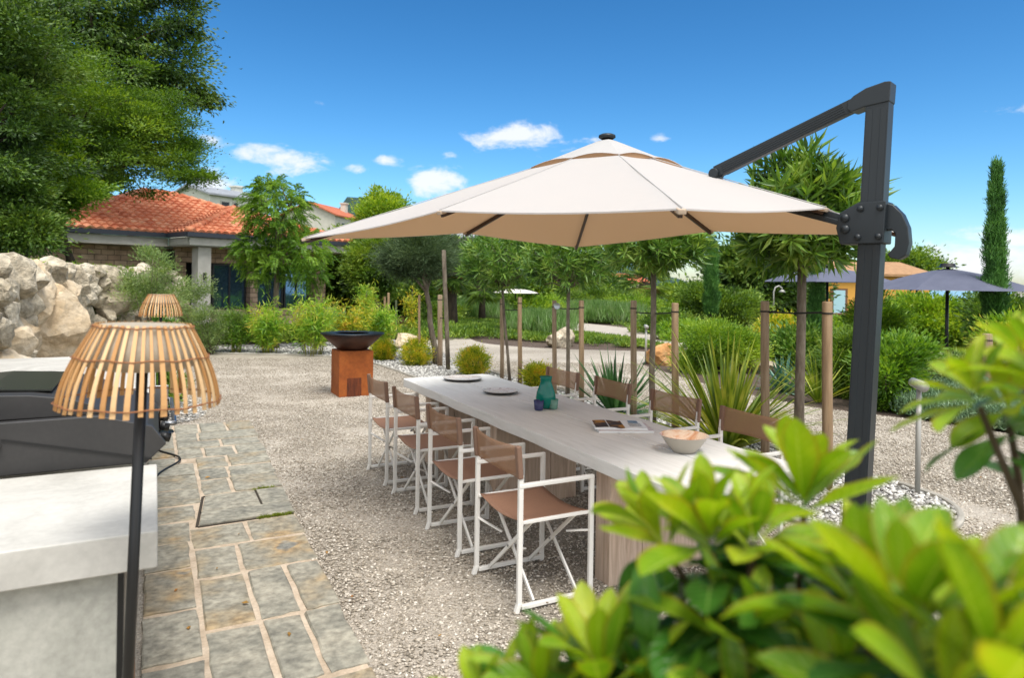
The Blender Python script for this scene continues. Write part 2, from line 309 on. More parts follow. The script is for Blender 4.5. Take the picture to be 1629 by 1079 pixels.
# gravel terrace and path
GRAV=[(-2.2,-4),(9.6,-4),(9.1,2.5),(8.97,4.26),(8.72,5.4),(8.4,6.1),(8.2,6.8),(8.3,8.2),(8.5,9.3),(8.86,10.6),(9.3,11.7),(10.4,12.0),(13,11.9),(15,12.2),(15,13.6),(12.8,13.4),(11.2,13.6),(10.7,14.0),(9.4,14.9),(8.55,15.9),(8.1,17.2),(8.45,19),(9.1,21.5),(9.5,24),(9.3,27.2),(7.9,27.5),(7.6,24),(6.3,19.6),(5.6,16.6),(4.5,16.3),(1,17.0),(.6,16.6),(-.2,15.2),(-1.2,12),(-1.5,8)]
gp=smooth_poly([(p[0],p[1],0) for p in GRAV]); sheet('gravel_terrace',gp,.004,M_gravel)
STRIP=[(4.35,2.9),(4.8,2.80),(5.25,2.92),(5.56,3.2),(5.66,3.6),(5.66,4.2),(5.7,6),(5.62,9),(5.55,11.4),(5.7,13.6),(6.4,16.8),(6.6,18.6),(4.6,18.4),(2.4,18.2),(.8,18.2),(1.0,16.8),(2.3,15.95),(3.2,15.35),(3.85,14.4),(4.0,13.2),(4.05,12),(4.1,9),(4.12,6),(4.12,3.4)]
sp=smooth_poly([(p[0],p[1],0) for p in STRIP]); sheet('pebble_strip',sp,.012,M_pebb)
PEB2=[(-.3,8.5),(.1,8.75),(.45,8.95),(.6,9.6),(.3,10.6),(-.4,11.2),(-.9,10.5)]
sp2=smooth_poly([(p[0],p[1],0) for p in PEB2]); sheet('pebble_patch',sp2,.010,M_pebb)
# kerb round the pebble strip
kb=MB()
kp=[Vector(p) for p in sp]; n=len(kp)
for w0,w1 in ((-.0,.045),):
    V=[];F=[]
    for i in range(n):
        t=(kp[(i+1)%n]-kp[i-1]).normalized(); nn=Vector((t.y,-t.x,0))
        for (o_,z) in ((w0,-.02),(w0,.035),(w0+.012,.042),(w1-.012,.042),(w1,.03),(w1,-.02)): V.append(kp[i]+nn*o_+Vector((0,0,z)))
    for i in range(n):
        F+=[(i*6+k,i*6+k+1,((i+1)%n)*6+k+1,((i+1)%n)*6+k) for k in range(5)]
    kb.add(V,F)
o=kb.build('kerb',mat('kerb concrete',[(.3,'8d887e'),(.7,'aca79c')],.9,scale=8,bump=.4,bscale=60,bdist=.004)); tag(o,kind='structure')
M_pave=mat('pale paving',[(.3,'9f968a'),(.7,'b9b0a4')],.9,scale=3,bump=.3,bscale=50,bdist=.01)
sheet('garden_path',[tuple(G(x,y)) for x,y in ((862,507),(905,512),(1000,522),(1060,531),(1110,543),(1150,556),(1150,573),(1085,555),(1000,539),(900,527),(855,516))],.006,M_pave)
# stones scattered as real geometry
def stones(name,n,sampler,size,m,zb,flat=.6,rg=rng):
    base=np.array([[1,0,0],[-1,0,0],[0,1,0],[0,-1,0],[0,0,1],[0,0,-1],[.62,.62,.5],[-.62,.6,.5],[-.6,-.62,.5],[.62,-.6,.5]],float)
    F0=np.array([[0,6,9],[6,2,7],[2,6,0],[6,4,9],[6,7,4],[7,8,4],[8,9,4],[7,2,1],[7,1,8],[8,1,3],[8,3,9],[9,3,0],[2,0,5],[1,2,5],[3,1,5],[0,3,5]])
    P=sampler(n); n=len(P); sz=size*(.45+.9*rg.random(n)**1.5); V=base[None]*(1+.25*rg.normal(size=(n,10,1)))*np.stack([sz,sz*(.6+.4*rg.random(n)),sz*flat],1)[:,None,:]
    a=rg.random(n)*6.28; ca,sa=np.cos(a)[:,None],np.sin(a)[:,None]; x=V[...,0]*ca-V[...,1]*sa; y=V[...,0]*sa+V[...,1]*ca
    tl=rg.normal(size=(n,1))*.35; z=V[...,2]+x*tl; und=.010*np.array([noise.noise(Vector((p[0]*1.7,p[1]*1.7,3)))+.5*noise.noise(Vector((p[0]*5,p[1]*5,8))) for p in P])[:,None]; z=z+und+.003
    V=np.stack([x+P[:,:1],y+P[:,1:2],z+zb+sz[:,None]*flat*.25],-1).reshape(-1,3); F=(F0[None]+np.arange(n)[:,None,None]*10).reshape(-1,3)
    return npmesh(name,V,F,m)
FLAG=(-.03,1.0,-1.5,8.62)
def samp_grav(n):
    # density falls with distance from the camera
    d=2.1+12.5*rng.random(int(n*1.7))**.72; lat=(rng.random(len(d))*1.55-.78)*d; P=np.stack([_F.x*d+_R.x*lat,_F.y*d+_R.y*lat],1)
    ok=inpoly(P,gp)&~inpoly(P,[(p[0],p[1]) for p in sp])&~((P[:,0]<np.maximum(.83,.83+.0305*(P[:,1]-2.2))+.02)&(P[:,0]>-1.5)&(P[:,1]<FLAG[3]+.03)); P=P[ok][:n]; ye=-1+9.6*rng.random(2200); e=np.stack([np.maximum(.83,.83+.0305*(ye-2.2))+.02-np.abs(rng.normal(size=2200))*.04,ye],1); return np.concatenate([P,e])
fx_=1.03
tag(stones('gravel',240000,samp_grav,.0088,M_stone,.003),'loose beige crushed gravel spread over the terrace and path','gravel',kind='stuff')
def samp_peb(n):
    P=np.stack([4+2.8*rng.random(n*3),2.6+16*rng.random(n*3)**1.25],1); return P[inpoly(P,sp)][:n]
tag(stones('pebbles',30000,samp_peb,.021,M_peb,.012,flat=.7),'white rounded pebbles filling the planting strip behind the table','pebbles',kind='stuff')
def samp_peb2(n):
    P=np.stack([-1+7.8*rng.random(n*3),8.4+10*rng.random(n*3)],1); ok=(inpoly(P,sp)&(P[:,1]>14.5))|inpoly(P,sp2); return P[ok][:n]
tag(stones('pale_pebbles',9000,samp_peb2,.024,M_peb,.012,flat=.7),'pale pebbles strewn under the bamboo row and at the end of the stone path','pebbles',kind='stuff')
# flagstone path -------------------------------------------------
fx0,fx1,fy0,fy1=FLAG
b=MB(); b.prism([(fx0+.003,fy0),(.828,fy0),(.828,2.2),(.83+.0305*(fy1-2.2)-.003,fy1),(fx0+.003,fy1)],-.06,.013); tag(b.build('path_bedding',M_mortar),kind='structure')
def slabmat():
    M=mat('sandstone slabs',[(.0,'76746a'),(.25,'8a877a'),(.45,'9b9687'),(.6,'8d8879'),(.8,'978a72'),(.92,'a48c68'),(1,'817f76')],.8,island=True,scale=3.2,bump=1,bscale=16,bdist=.014,fine=26,famt=.34); return M
M_slab=slabmat(); fb=MB(); g_=.016
def edge(y): return .83+.0305*(y-2.2) if y>2.2 else .83
def slab(x0,x1,y0,y1,mi=0):
    pts=[]
    for (ax,ay,bx,by) in ((x0,y0,x1,y0),(x1,y0,x1,y1),(x1,y1,x0,y1),(x0,y1,x0,y0)):
        k=4
        for q in range(k):
            t=q/k; pts.append((ax+(bx-ax)*t+rng.normal()*.0035,ay+(by-ay)*t+rng.normal()*.0045))
    h=.019+rng.random()*.009; tx,ty=rng.normal(0,.003,2); cx,cy=(x0+x1)/2,(y0+y1)/2; nn=len(pts)
    ins=lambda a,c_,hw: a-math.copysign(min(abs(a-c_),.008),a-c_) if abs(a-c_)>hw*.9 else a
    V=[(p[0],p[1],.0) for p in pts]+[(p[0],p[1],h-.006) for p in pts]+[(ins(p[0],cx,(x1-x0)/2),ins(p[1],cy,(y1-y0)/2),h+tx*(p[0]-cx)*5+ty*(p[1]-cy)*5) for p in pts]
    F=[(i,(i+1)%nn,nn+(i+1)%nn,nn+i) for i in range(nn)]+[(nn+i,nn+(i+1)%nn,2*nn+(i+1)%nn,2*nn+i) for i in range(nn)]+[tuple(range(2*nn,3*nn))]
    fb.add(V,F,mi)
J=.014
def cell(xa,xb,ya,yb): slab(xa+(J if xa>fx0 else .004),(xb-J) if xb<fx1 else edge((ya+yb)/2)+rng.normal()*.006,ya+J*1.5,yb-J*1.5)
ly=[-1.5,-1.0,-.5,0,.5,.98,1.45,1.9,2.35,2.83,3.3,3.81,4.36,4.79,5.21,5.58,6.0,6.4,6.82,7.09,7.46,7.84,8.16,8.62]
lx=lambda y:.225 if y<4.9 else .225+min(.12,(y-4.9)*.14) if y<6.9 else .205
for a_,b_ in zip(ly[:-1],ly[1:]): cell(fx0,lx((a_+b_)/2),a_,b_)
rows=[(-1.5,-.9,(.5,)),(-.9,-.3,(.5,.72)),(-.3,.3,(.46,)),(.3,.85,(.52,.75)),(.85,1.4,(.45,)),(1.4,1.85,(.5,.7)),(1.85,2.36,(.47,)),(2.36,2.92,(.5,.72)),(2.92,3.54,(.485,.68)),(3.54,4.17,(.48,.695)),(4.17,4.64,(.475,)),(4.64,5.04,(.575,)),
 (5.76,6.2,(.575,)),(6.2,6.58,(.59,)),(6.58,7.0,(.62,)),(7.0,7.39,(.44,.72)),(7.39,7.72,(.62,)),(7.72,8.12,(.43,)),(8.12,8.62,(.46,.74))]
for ya,yb,xs_ in rows:
    e=[lx((ya+yb)/2)]+[x for x in xs_ if x<edge(ya)-.12]+[fx1]
    for q in range(len(e)-1): cell(e[q],e[q+1],ya,yb)
# the lifted, cracked slab group
def quad(P):
    c=sum((Vector((x,y,0)) for x,y in P),Vector())/4; n=4; h=.028; V=[(x,y,0) for x,y in P]+[(x,y,h-.004) for x,y in P]+[(c.x+(x-c.x)*.985,c.y+(y-c.y)*.97,h) for x,y in P]
    fb.add(V,[(i,(i+1)%n,n+(i+1)%n,n+i) for i in range(n)]+[(n+i,n+(i+1)%n,2*n+(i+1)%n,2*n+i) for i in range(n)]+[tuple(range(2*n,3*n))])
quad([(.29,5.07),(.917,5.09),(.923,5.33),(.32,5.35)]); quad([(.325,5.365),(.72,5.345),(.72,5.73),(.365,5.72)]); quad([(.735,5.345),(.925,5.345),(.937,5.73),(.735,5.73)])
tag(fb.build('flagstone_path',M_slab),kind='structure')
b=MB()                                                    # open joints round the lifted slab
for (p,q) in (((.28,5.055),(.91,5.072)),((.275,5.06),(.35,5.735)),((.35,5.74),(.93,5.745)),((.31,5.357),(.92,5.34)),((.727,5.34),(.727,5.73))): b.bar((p[0],p[1],.014),(q[0],q[1],.014),.019,.008)
tag(b.build('open_joint',M_dark),kind='structure')
V,F,_=clumps((.78,5.06,.02),(.13,.008,.006),22,40,.015,.012,.004,rng,shell=0,up=1); V2,F2,_=clumps((.80,5.745,.02),(.10,.008,.006),18,40,.015,.012,.004,rng,shell=0,up=1)
V,F=merge((V,F),(V2,F2)); M_moss=leafmat('moss green',['5c6b1c','7d8c2a','99a63c']); tag(npmesh('moss',V,F,M_moss),'tiny green moss tufts in the open joints round the lifted slab','moss',kind='stuff')
# ================================================================= DINING TABLE
TX0,TX1,TY0,TY1,TZ=2.125,3.027,2.43,6.32,.76
def woodmat(name,cols,ax,fine=.1,rough=.7,sc=3):
    st=[6,6,6]; st[ax]=.6; return mat(name,cols,rough,scale=sc,stretch=tuple(st),detail=9,dist=1.2,bump=.25,bscale=12,bdist=.003,fine=9,famt=fine)
M_top=woodmat('white oiled table planks',[(.25,'c0beb8'),(.45,'cfcdc7'),(.62,'d7d5d0'),(.8,'c5c3bd')],1,.03)
M_legw=woodmat('limed timber boards',[(.25,'a08a78'),(.45,'bfa792'),(.6,'d0baa6'),(.8,'ab9480')],2,.08)
t=thing('dining_table',((TX0+TX1)/2,(TY0+TY1)/2,0),'long whitewashed plank dining table standing on the gravel under the parasol','table')
ox,oy=(TX0+TX1)/2,(TY0+TY1)/2
b=MB(); xm=0.03
for (a,c) in ((TX0,ox+xm-.004),(ox+xm+.004,TX1)):
    # plank with soft corners
    cr=.035; pts=[]
    ny=24
    for i in range(ny+1):
        yy=TY0+cr+(TY1-TY0-2*cr)*i/ny; pts.append((c-ox,yy-oy))
    if c==TX1: pts=[(TX1-ox-.05,TY0-oy),(TX1-ox-.015,TY0-oy+.012)]+[(TX1-ox+.006*math.sin(i*1.7),TY0-oy+.05+(TY1-TY0-.1)*i/ny) for i in range(ny+1)]+[(TX1-ox-.05,TY1-oy)]; pts+= [(a-ox,TY1-oy),(a-ox,TY0-oy)]
    else: pts=[(c-ox,TY0-oy),(c-ox,TY1-oy),(a-ox+.05,TY1-oy),(a-ox+.012,TY1-oy-.015)]+[(a-ox+.006*math.sin(i*1.3),TY1-oy-.05-(TY1-TY0-.1)*i/ny) for i in range(ny+1)]+[(a-ox+.02,TY0-oy)]
    b.prism(pts,TZ-.075,TZ)
b.build('tabletop',M_top,t,bevel=.006)
for (yf,wd) in ((3.12,.70),(4.56,.72),(5.92,.72)):
    b=MB(); x0=2.27
    for k in range(3):
        w=wd/3; b.box((x0+w*(k+.5)-ox,yf+.07-oy+(.002*k),(TZ-.078)/2),(w-.004,.14,TZ-.078))
    b.build('leg',M_legw,t,bevel=.004)
b=MB(); b.box((0,.1,TZ-.12),(.16,3.0,.07)); b.build('stretcher',M_legw,t,bevel=.004)
# ---------------------------------------------------------------- tableware
M_cer=mat('speckled glaze',[(.3,'8a6f63'),(.42,'cbbcae'),(.55,'e2dcd2'),(.7,'bfaaa2'),(.8,'d8d1c8')],.3,scale=14,detail=9,dist=1.5)
M_cerd=mat('dark plate underside','3b3734',.4)
def plate(px,py,r,label):
    p=G(px,py,TZ); t=thing('plate',(p.x,p.y,TZ),label,'plate','patterned plates on the table')
    MB().lathe([(0,.0105),(r*.62,.0105),(r*.72,.013),(r*.97,.027),(r,.026)],n=48).build('face',M_cer,t,True)
    MB().lathe([(r+.0004,.0262),(r*.985,.019),(r*.72,.003),(r*.6,.001),(0,.001)],n=48).build('underside',M_cerd,t,True)
plate(736,605,.185,'large oval-looking pale patterned plate nearest the far end of the table')
plate(796,626,.150,'smaller speckled brown and white plate between the large plate and the green vase')
def glassmat(name,h,al=.35,rough=.05):
    M=bpy.data.materials.new(name); M.use_nodes=True; n=M.node_tree.nodes; l=M.node_tree.links; b=n['Principled BSDF']; b.inputs['Base Color'].default_value=hexc(h); b.inputs['Roughness'].default_value=rough
    tr=n.new('ShaderNodeBsdfTransparent'); tr.inputs[0].default_value=hexc(h); mx=n.new('ShaderNodeMixShader'); mx.inputs[0].default_value=al; l.new(tr.outputs[0],mx.inputs[1]); l.new(b.outputs[0],mx.inputs[2]); l.new(mx.outputs[0],n['Material Output'].inputs[0]); return M
o=MB().lathe([(0,.004),(.05,.004),(.062,.012),(.082,.06),(.086,.10),(.078,.15),(.058,.21),(.047,.25),(.049,.285),(.053,.298),(.050,.299),(.045,.284),(.043,.25),(.054,.21),(.074,.15),(.081,.10),(.077,.06),(.055,.016),(0,.012)],n=40).build('vase',glassmat('teal glass','0a8272',.7),None,True); o.location=G(868,650,TZ); o.location.z=TZ+.001; o.scale=(.88,.88,.80)
tag(o,'teal green glass vase standing in the middle of the table','vase')
for (px,py,h,lb) in ((857,653.5,'5b5f8f','small violet tumbler on the left of the teal vase'),(880,651.5,'8fbfae','small pale green tumbler on the right of the teal vase')):
    o=MB().lathe([(0,.004),(.030,.004),(.033,.012),(.038,.075),(.036,.075),(.031,.014),(0,.010)],n=28).build('tumbler',glassmat('tinted glass '+h,h,.45),None,True); o.location=G(px,py,TZ); o.location.z=TZ+.001; tag(o,lb,'glass','small tumblers beside the vase')
M_bo=mat('stoneware outside','a9a296',.45); M_bi=mat('glazed bowl inside',[(.3,'a8603f'),(.42,'d1a07c'),(.55,'e3cdb5'),(.7,'cf9a76')],.25,scale=9,detail=7,dist=1)
p=G(1088,719,TZ); t=thing('bowl',(p.x,p.y,TZ),'wide stoneware bowl with speckled orange inside near the table end','bowl')
MB().lathe([(0,.001),(.062,.001),(.066,.006),(.10,.045),(.128,.088),(.136,.096)],n=48).build('outside',M_bo,t,True)
MB().lathe([(.1362,.0962),(.131,.097),(.10,.055),(.06,.022),(0,.016)],n=48).build('inside',M_bi,t,True)
# magazines
p=G(984,682,TZ); rz=-YAW
M_pap=mat('white paper','dcdcda',.5); M_ph=mat('dark food photograph',[(.3,'14100c'),(.5,'3a2410'),(.62,'a8741e'),(.75,'2a1810')],.75,scale=9,detail=5); M_pink=mat('pale printed cover',[(.4,'b9a4a0'),(.6,'cfc8c6')],.45,scale=12); M_ph2=mat('small grey photograph',[(.4,'3c4650'),(.6,'7a838c')],.35,scale=14)
t=thing('magazine',(p.x+.01,p.y,TZ),'closed pale magazine lying under the open one','magazine',rz=rz+.06); t.scale=(1.15,1.15,1.5)
MB().box((.012,-.012,.0042),(.305,.215,.008)).build('pages',M_pap,t); MB().box((.012,-.012,.0094),(.307,.217,.002)).build('cover',M_pink,t)
t=thing('magazine',(p.x,p.y,TZ+.0162),'open magazine with dark food photographs beside the bowl','magazine',rz=rz); t.scale=(1.15,1.15,1.4)
b=MB()
for s in(-1,1):
    V=[];k=7
    for i in range(k):
        u=i/(k-1); xx=s*u*.145; zz=.004+.010*math.sin(min(1,u*1.6)*math.pi*.5)*(1-u*.55)
        V+=[(xx,-.105,zz),(xx,.105,zz),(xx,-.105,0),(xx,.105,0)]
    F=[]
    for i in range(k-1): F+=[(4*i,4*i+4,4*i+5,4*i+1),(4*i+2,4*i+3,4*i+7,4*i+6),(4*i,4*i+2,4*i+6,4*i+4),(4*i+1,4*i+5,4*i+7,4*i+3)]
    F+=[(4*k-4,4*k-2,4*k-1,4*k-3)]
    b.add(V,F)
b.build('pages',M_pap,t)
def zz(u): return .004+.010*math.sin(min(1,u*1.6)*math.pi*.5)*(1-u*.55)+.0012
def page(x0,x1,y0,y1,m,nm):
    V=[];k=6
    for i in range(k):
        xx=x0+(x1-x0)*i/(k-1); z=zz(abs(xx)/.145); V+=[(xx,y0,z),(xx,y1,z)]
    o=MB().add(V,[(2*i,2*i+2,2*i+3,2*i+1) for i in range(k-1)]).build(nm,m,t)
page(-.140,-.068,-.095,.095,M_ph,'photograph'); page(-.062,.022,-.095,.095,M_ph,'photograph'); page(.06,.115,.02,.085,M_ph2,'photograph')
b=MB()
for q in range(7):
    z=zz(.6); b.box((.085,.0-.012*q,zz(.085/.145)+.0006),(.07,.003,.0008))
b.build('text_lines',mat('grey print','8a8a8a',.6),t)

# ================================================================= CHAIRS
def fabric(name,h,al):
    M=bpy.data.materials.new(name); M.use_nodes=True; n=M.node_tree.nodes; l=M.node_tree.links; b=n['Principled BSDF']; b.inputs['Roughness'].default_value=.7
    nz=n.new('ShaderNodeTexNoise'); nz.inputs['Scale'].default_value=120; tcn=n.new('ShaderNodeTexCoord'); l.new(tcn.outputs['Object'],nz.inputs[0])
    mx0=n.new('ShaderNodeMix'); mx0.data_type='RGBA'; c=hexc(h); mx0.inputs[6].default_value=tuple(v*.8 for v in c[:3])+(1,); mx0.inputs[7].default_value=tuple(min(1,v*1.2) for v in c[:3])+(1,); l.new(nz.outputs[0],mx0.inputs[0]); l.new(mx0.outputs[2],b.inputs['Base Color'])
    tr=n.new('ShaderNodeBsdfTransparent'); mx=n.new('ShaderNodeMixShader'); mx.inputs[0].default_value=al; tl=n.new('ShaderNodeBsdfTranslucent'); tl.inputs[0].default_value=c; m2=n.new('ShaderNodeMixShader'); m2.inputs[0].default_value=.3
    l.new(b.outputs[0],m2.inputs[1]); l.new(tl.outputs[0],m2.inputs[2]); l.new(tr.outputs[0],mx.inputs[1]); l.new(m2.outputs[0],mx.inputs[2]); l.new(mx.outputs[0],n['Material Output'].inputs[0]); return M
M_fabb=fabric('taupe mesh back','ab8669',.60); M_fabs=fabric('taupe mesh seat','ab836a',.96); M_seam=mat('stitched fabric hem','7d6150',.8)
CW,CD=.522,.436
def make_chair():
    """origin between the rear feet; chair faces +X"""
    t=bpy.data.objects.new('folding_armchair',None); C.objects.link(t)
    h=CW/2; HS,HA,HB,HT=.464,.65,.687,.856; s=.026
    for q in(-1,1):
        y=q*h
        b=MB(); b.bar((0,y,.03),(0,y,HB+.02),s,.022); b.bar((0,y,HB+.02),(-.015,y,HT-.01),s*.8,.018)
        b.add([(-.028,y-s/2,0),(-.004,y-s/2,0),(.012,y-s/2,.05),(-.012,y-s/2,.05),(-.028,y+s/2,0),(-.004,y+s/2,0),(.012,y+s/2,.05),(-.012,y+s/2,.05)],[(0,1,2,3),(7,6,5,4),(0,4,5,1),(1,5,6,2),(2,6,7,3),(3,7,4,0)])
        b.build('rear_leg',M_white,t,bevel=.003)
        b=MB(); b.bar((CD,y,.002),(CD,y,HA+.0),s,.022); b.build('front_leg',M_white,t,bevel=.003)
        MB().bar((-.012,y,HA),(CD+.013,y,HA),s,.022,up=(0,0,1)).build('armrest',M_white,t,bevel=.004)
        MB().bar((.012,y,.026),(CD-.012,y,.026),.024,.022).build('base_rail',M_white,t,bevel=.003)
        MB().bar((.0,y*.955,HS-.008),(CD,y*.955,HS-.008),.018,.018).build('seat_rail',M_white,t,bevel=.003)
        # short links from the scissors to the legs
        MB().bar((.0,y,.33),(.10,y*.52,.27),.016,.010).build('link_arm',M_white,t,bevel=.002); MB().bar((CD,y,.36),(CD-.09,y*.60,.335),.016,.010).build('link_arm',M_white,t,bevel=.002)
    for (x,dx) in ((.085,.012),(CD-.085,-.012)):
        for q in(-1,1):
            b=MB(); b.bar((x+q*.010,-q*h*.93,.035),(x+q*.010,q*h*.93,HS-.014),.020,.012,up=(1,0,0)); b.build('cross_bar',M_white,t,bevel=.002)
        b=MB(); b.tube([(x-.022,0,.243),(x+.022,0,.243)],.006,8); b.build('pivot_pin',M_steel,t)
    # sling seat
    nx,ny=10,12; V=[];F=[]
    for i in range(nx+1):
        for j in range(ny+1):
            u=i/nx; v=j/ny; xx=.012+(CD-.024)*u; yy=(-1+2*v)*h*.955; z=HS+.003-.030*math.sin(v*math.pi)-.006*math.sin(u*math.pi)
            V.append((xx,yy,z))
    F=[(i*(ny+1)+j,(i+1)*(ny+1)+j,(i+1)*(ny+1)+j+1,i*(ny+1)+j+1) for i in range(nx) for j in range(ny)]
    o=MB().add(V,F).build('seat',M_fabs,t,True); md=o.modifiers.new('t','SOLIDIFY'); md.thickness=.003
    # back band
    V=[]
    for i in range(7):
        for j in range(ny+1):
            u=i/6; v=j/ny; z=HB+(HT-HB)*u; xx=-.004-.015*u-.022*math.sin(v*math.pi)
            zz_=z-(.012*math.sin(v*math.pi))*(1 if u>.5 else -.6)*abs(u-.5)*2; V.append((xx,(-1+2*v)*h,zz_))
    F=[(i*(ny+1)+j,(i+1)*(ny+1)+j,(i+1)*(ny+1)+j+1,i*(ny+1)+j+1) for i in range(6) for j in range(ny)]
    o=MB().add(V,F).build('backrest',M_fabb,t,True); md=o.modifiers.new('t','SOLIDIFY'); md.thickness=.002
    for q in(-1,1):
        b=MB(); b.bar((-.004,q*h,HB),(-.019,q*h,HT+.002),.036,.030,up=(1,0,0)); b.build('sleeve',M_seam,o,bevel=.008)
    return t
def copytree(o,parent=None):
    c=o.copy(); C.objects.link(c); c.parent=parent
    for ch in list(o.children): copytree(ch,c)
    return c
chair=make_chair()
L_=[('near',1.676,3.335,0,'white folding armchair closest to the camera, brown mesh, left side of the table'),
 ('b',1.684,4.127,0,'second white folding armchair from the camera on the left side of the table'),
 ('c',1.712,4.967,0,'third white folding armchair from the camera on the left side of the table'),
 ('d',1.722,5.73,0,'white folding armchair nearest the rusted fire pit, left side of the table')]
Rr=[(3.50,3.27,'white armchair with brown mesh back before the spiky phormium, right side of the table'),
 (3.54,4.07,'white armchair on the right side of the table opposite the open magazine'),
 (3.54,4.88,'white armchair in front of the green yucca, right side of the table'),
 (3.50,5.64,'farthest white armchair behind the teal vase, right side of the table')]
first=True
for (_,x,y,rz,lb) in L_:
    o=chair if first else copytree(chair); first=False
    o.location=(x,y,.006); o.rotation_euler=(0,0,R(rz+rng.normal()*.8)); tag(o,lb,'chair','folding armchairs round the dining table')
for (x,y,lb) in Rr:
    o=copytree(chair); o.location=(x,y,.006); o.rotation_euler=(0,0,math.pi+R(rng.normal()*1)); tag(o,lb,'chair','folding armchairs round the dining table')

# ================================================================= BIG CANTILEVER PARASOL
UX,UY,TH=2.805,3.954,.308; A_=1.5; HC,HM,ZA,K1,K2=2.037,2.13,2.675,.042,-.006
t=thing('cantilever_parasol',(0,0,0),'large beige cantilever parasol on an anthracite post shading the dining table','parasol')
def ul(u,v,z): return Vector((UX+u*math.cos(TH)-v*math.sin(TH),UY+u*math.sin(TH)+v*math.cos(TH),z+K1*u/A_+K2*v/A_))
RIB=[(-1,-1),(0,-1),(1,-1),(1,0),(1,1),(0,1),(-1,1),(-1,0)]
def ribpt(k,r,dz=0):
    u,v=RIB[k%8]; hz=HC if u and v else HM
    z=ZA+(hz-ZA)*r- (.004*math.sin(r*math.pi))
    return ul(u*A_*r,v*A_*r,z+dz)
def canopy_mat():
    M=bpy.data.materials.new('beige canopy cloth'); M.use_nodes=True; n=M.node_tree.nodes; l=M.node_tree.links; b=n['Principled BSDF']; b.inputs['Roughness'].default_value=.85; b.inputs['Base Color'].default_value=hexc('cfcdcb'); b.inputs['Specular IOR Level'].default_value=.2
    tr=n.new('ShaderNodeBsdfTranslucent'); tr.inputs[0].default_value=hexc('cfcac6'); mx=n.new('ShaderNodeMixShader'); mx.inputs[0].default_value=.38; l.new(b.outputs[0],mx.inputs[1]); l.new(tr.outputs[0],mx.inputs[2]); l.new(mx.outputs[0],n['Material Output'].inputs[0])
    tcn=n.new('ShaderNodeTexCoord'); nz=n.new('ShaderNodeTexNoise'); nz.inputs['Scale'].default_value=3.5; nz.inputs['Detail'].default_value=5; l.new(tcn.outputs['Object'],nz.inputs[0]); bp=n.new('ShaderNodeBump'); bp.inputs['Strength'].default_value=.35; bp.inputs['Distance'].default_value=.03; l.new(nz.outputs[0],bp.inputs['Height']); l.new(bp.outputs[0],b.inputs['Normal'])
    return M
M_can=canopy_mat(); M_canb=mat('tan vent cloth','b08a68',.85,trans=('c09060',.3)); M_hem=mat('cloth hem','b9a590',.9)
V=[];F=[]; nr,ns=16,8; r0=.06
for k in range(8):
    base=len(V)
    for i in range(nr+1):
        r=r0+(1-r0)*i/nr
        for j in range(ns+1):
            q=j/ns; p=ribpt(k,r).lerp(ribpt(k+1,r),q); sag=math.sin(q*math.pi)
            c0=ul(0,0,p.z); d=(c0-p); p=p+d*(.020*sag*r*r); p.z-=.012*sag*r; p.z+=.006*noise.noise(Vector((p.x*2.2,p.y*2.2,1)))*min(1,4*r*(1-r)+.3)
            if i==nr: p.z-=0
            V.append(p)
    F+=[(base+i*(ns+1)+j,base+(i+1)*(ns+1)+j,base+(i+1)*(ns+1)+j+1,base+i*(ns+1)+j+1) for i in range(nr) for j in range(ns)]
canopy=MB().add(V,F).build('canopy',M_can,t)
lin=MB().add([p-Vector((0,0,.006)) for p in V],F).build('underglow',mat('tan canopy lining','e2c29c',.85,trans=('ecc79c',.5)),canopy,True)  # added layer; its tan colour stands in for warm light through the cloth
me=canopy.data; me.polygons.foreach_set('use_smooth',np.ones(len(me.polygons),bool))
# seams along the ribs and a hem round the edge
b=MB()
for k in range(8): b.tube([ribpt(k,r0+(1-r0)*i/8,.0045) for i in range(9)],.0025,5)
b.build('seam',M_can,canopy,True)
b=MB(); ring=[]
for k in range(8):
    for j in range(ns):
        q=j/ns; p=ribpt(k,1).lerp(ribpt(k+1,1),q); sag=math.sin(q*math.pi); c0=ul(0,0,p.z); p=p+(c0-p)*(.02*sag); p.z-=.012*sag; ring.append(p)
V=[];F=[]
for p in ring: V+=[p+Vector((0,0,.001)),p-Vector((0,0,.007))]
n_=len(ring); F=[(2*i,2*((i+1)%n_),2*((i+1)%n_)+1,2*i+1) for i in range(n_)]
b.add(V,F).build('hem',M_can,canopy)
# vent cap
V=[];F=[]
rc=.255
for k in range(8):
    base=len(V)
    for i in range(5):
        r=.03+(rc-.03)*i/4
        for j in range(7):
            q=j/6; p=ribpt(k,r,.050-.040*(i/4)).lerp(ribpt(k+1,r,.050-.040*(i/4)),q); s_=math.sin(q*math.pi)
            if i==4: p.z+=.022*s_
            V.append(p)
    F+=[(base+i*7+j,base+(i+1)*7+j,base+(i+1)*7+j+1,base+i*7+j+1) for i in range(4) for j in range(6)]
MB().add(V,F).build('vent_cap',M_can,canopy,True)
b=MB(); V=[];F=[]
for k in range(8):
    base=len(V)
    for j in range(9):
        q=j/8; p=ribpt(k,.25,.004).lerp(ribpt(k+1,.25,.004),q); s_=math.sin(q*math.pi); p.z-=.01*s_; V+=[p,p+Vector((0,0,.008+.026*s_))]
    F+=[(base+2*j,base+2*j+2,base+2*j+3,base+2*j+1) for j in range(8)]
b.add(V,F).build('vent_lining',M_canb,canopy)
MB().lathe([(0,.080),(.042,.078),(.058,.070),(.060,.055),(.046,.045)],ul(0,0,ZA)).build('finial',M_grey,t,True)
M_rib=mat('dark brown rib','3c2a20',.5)
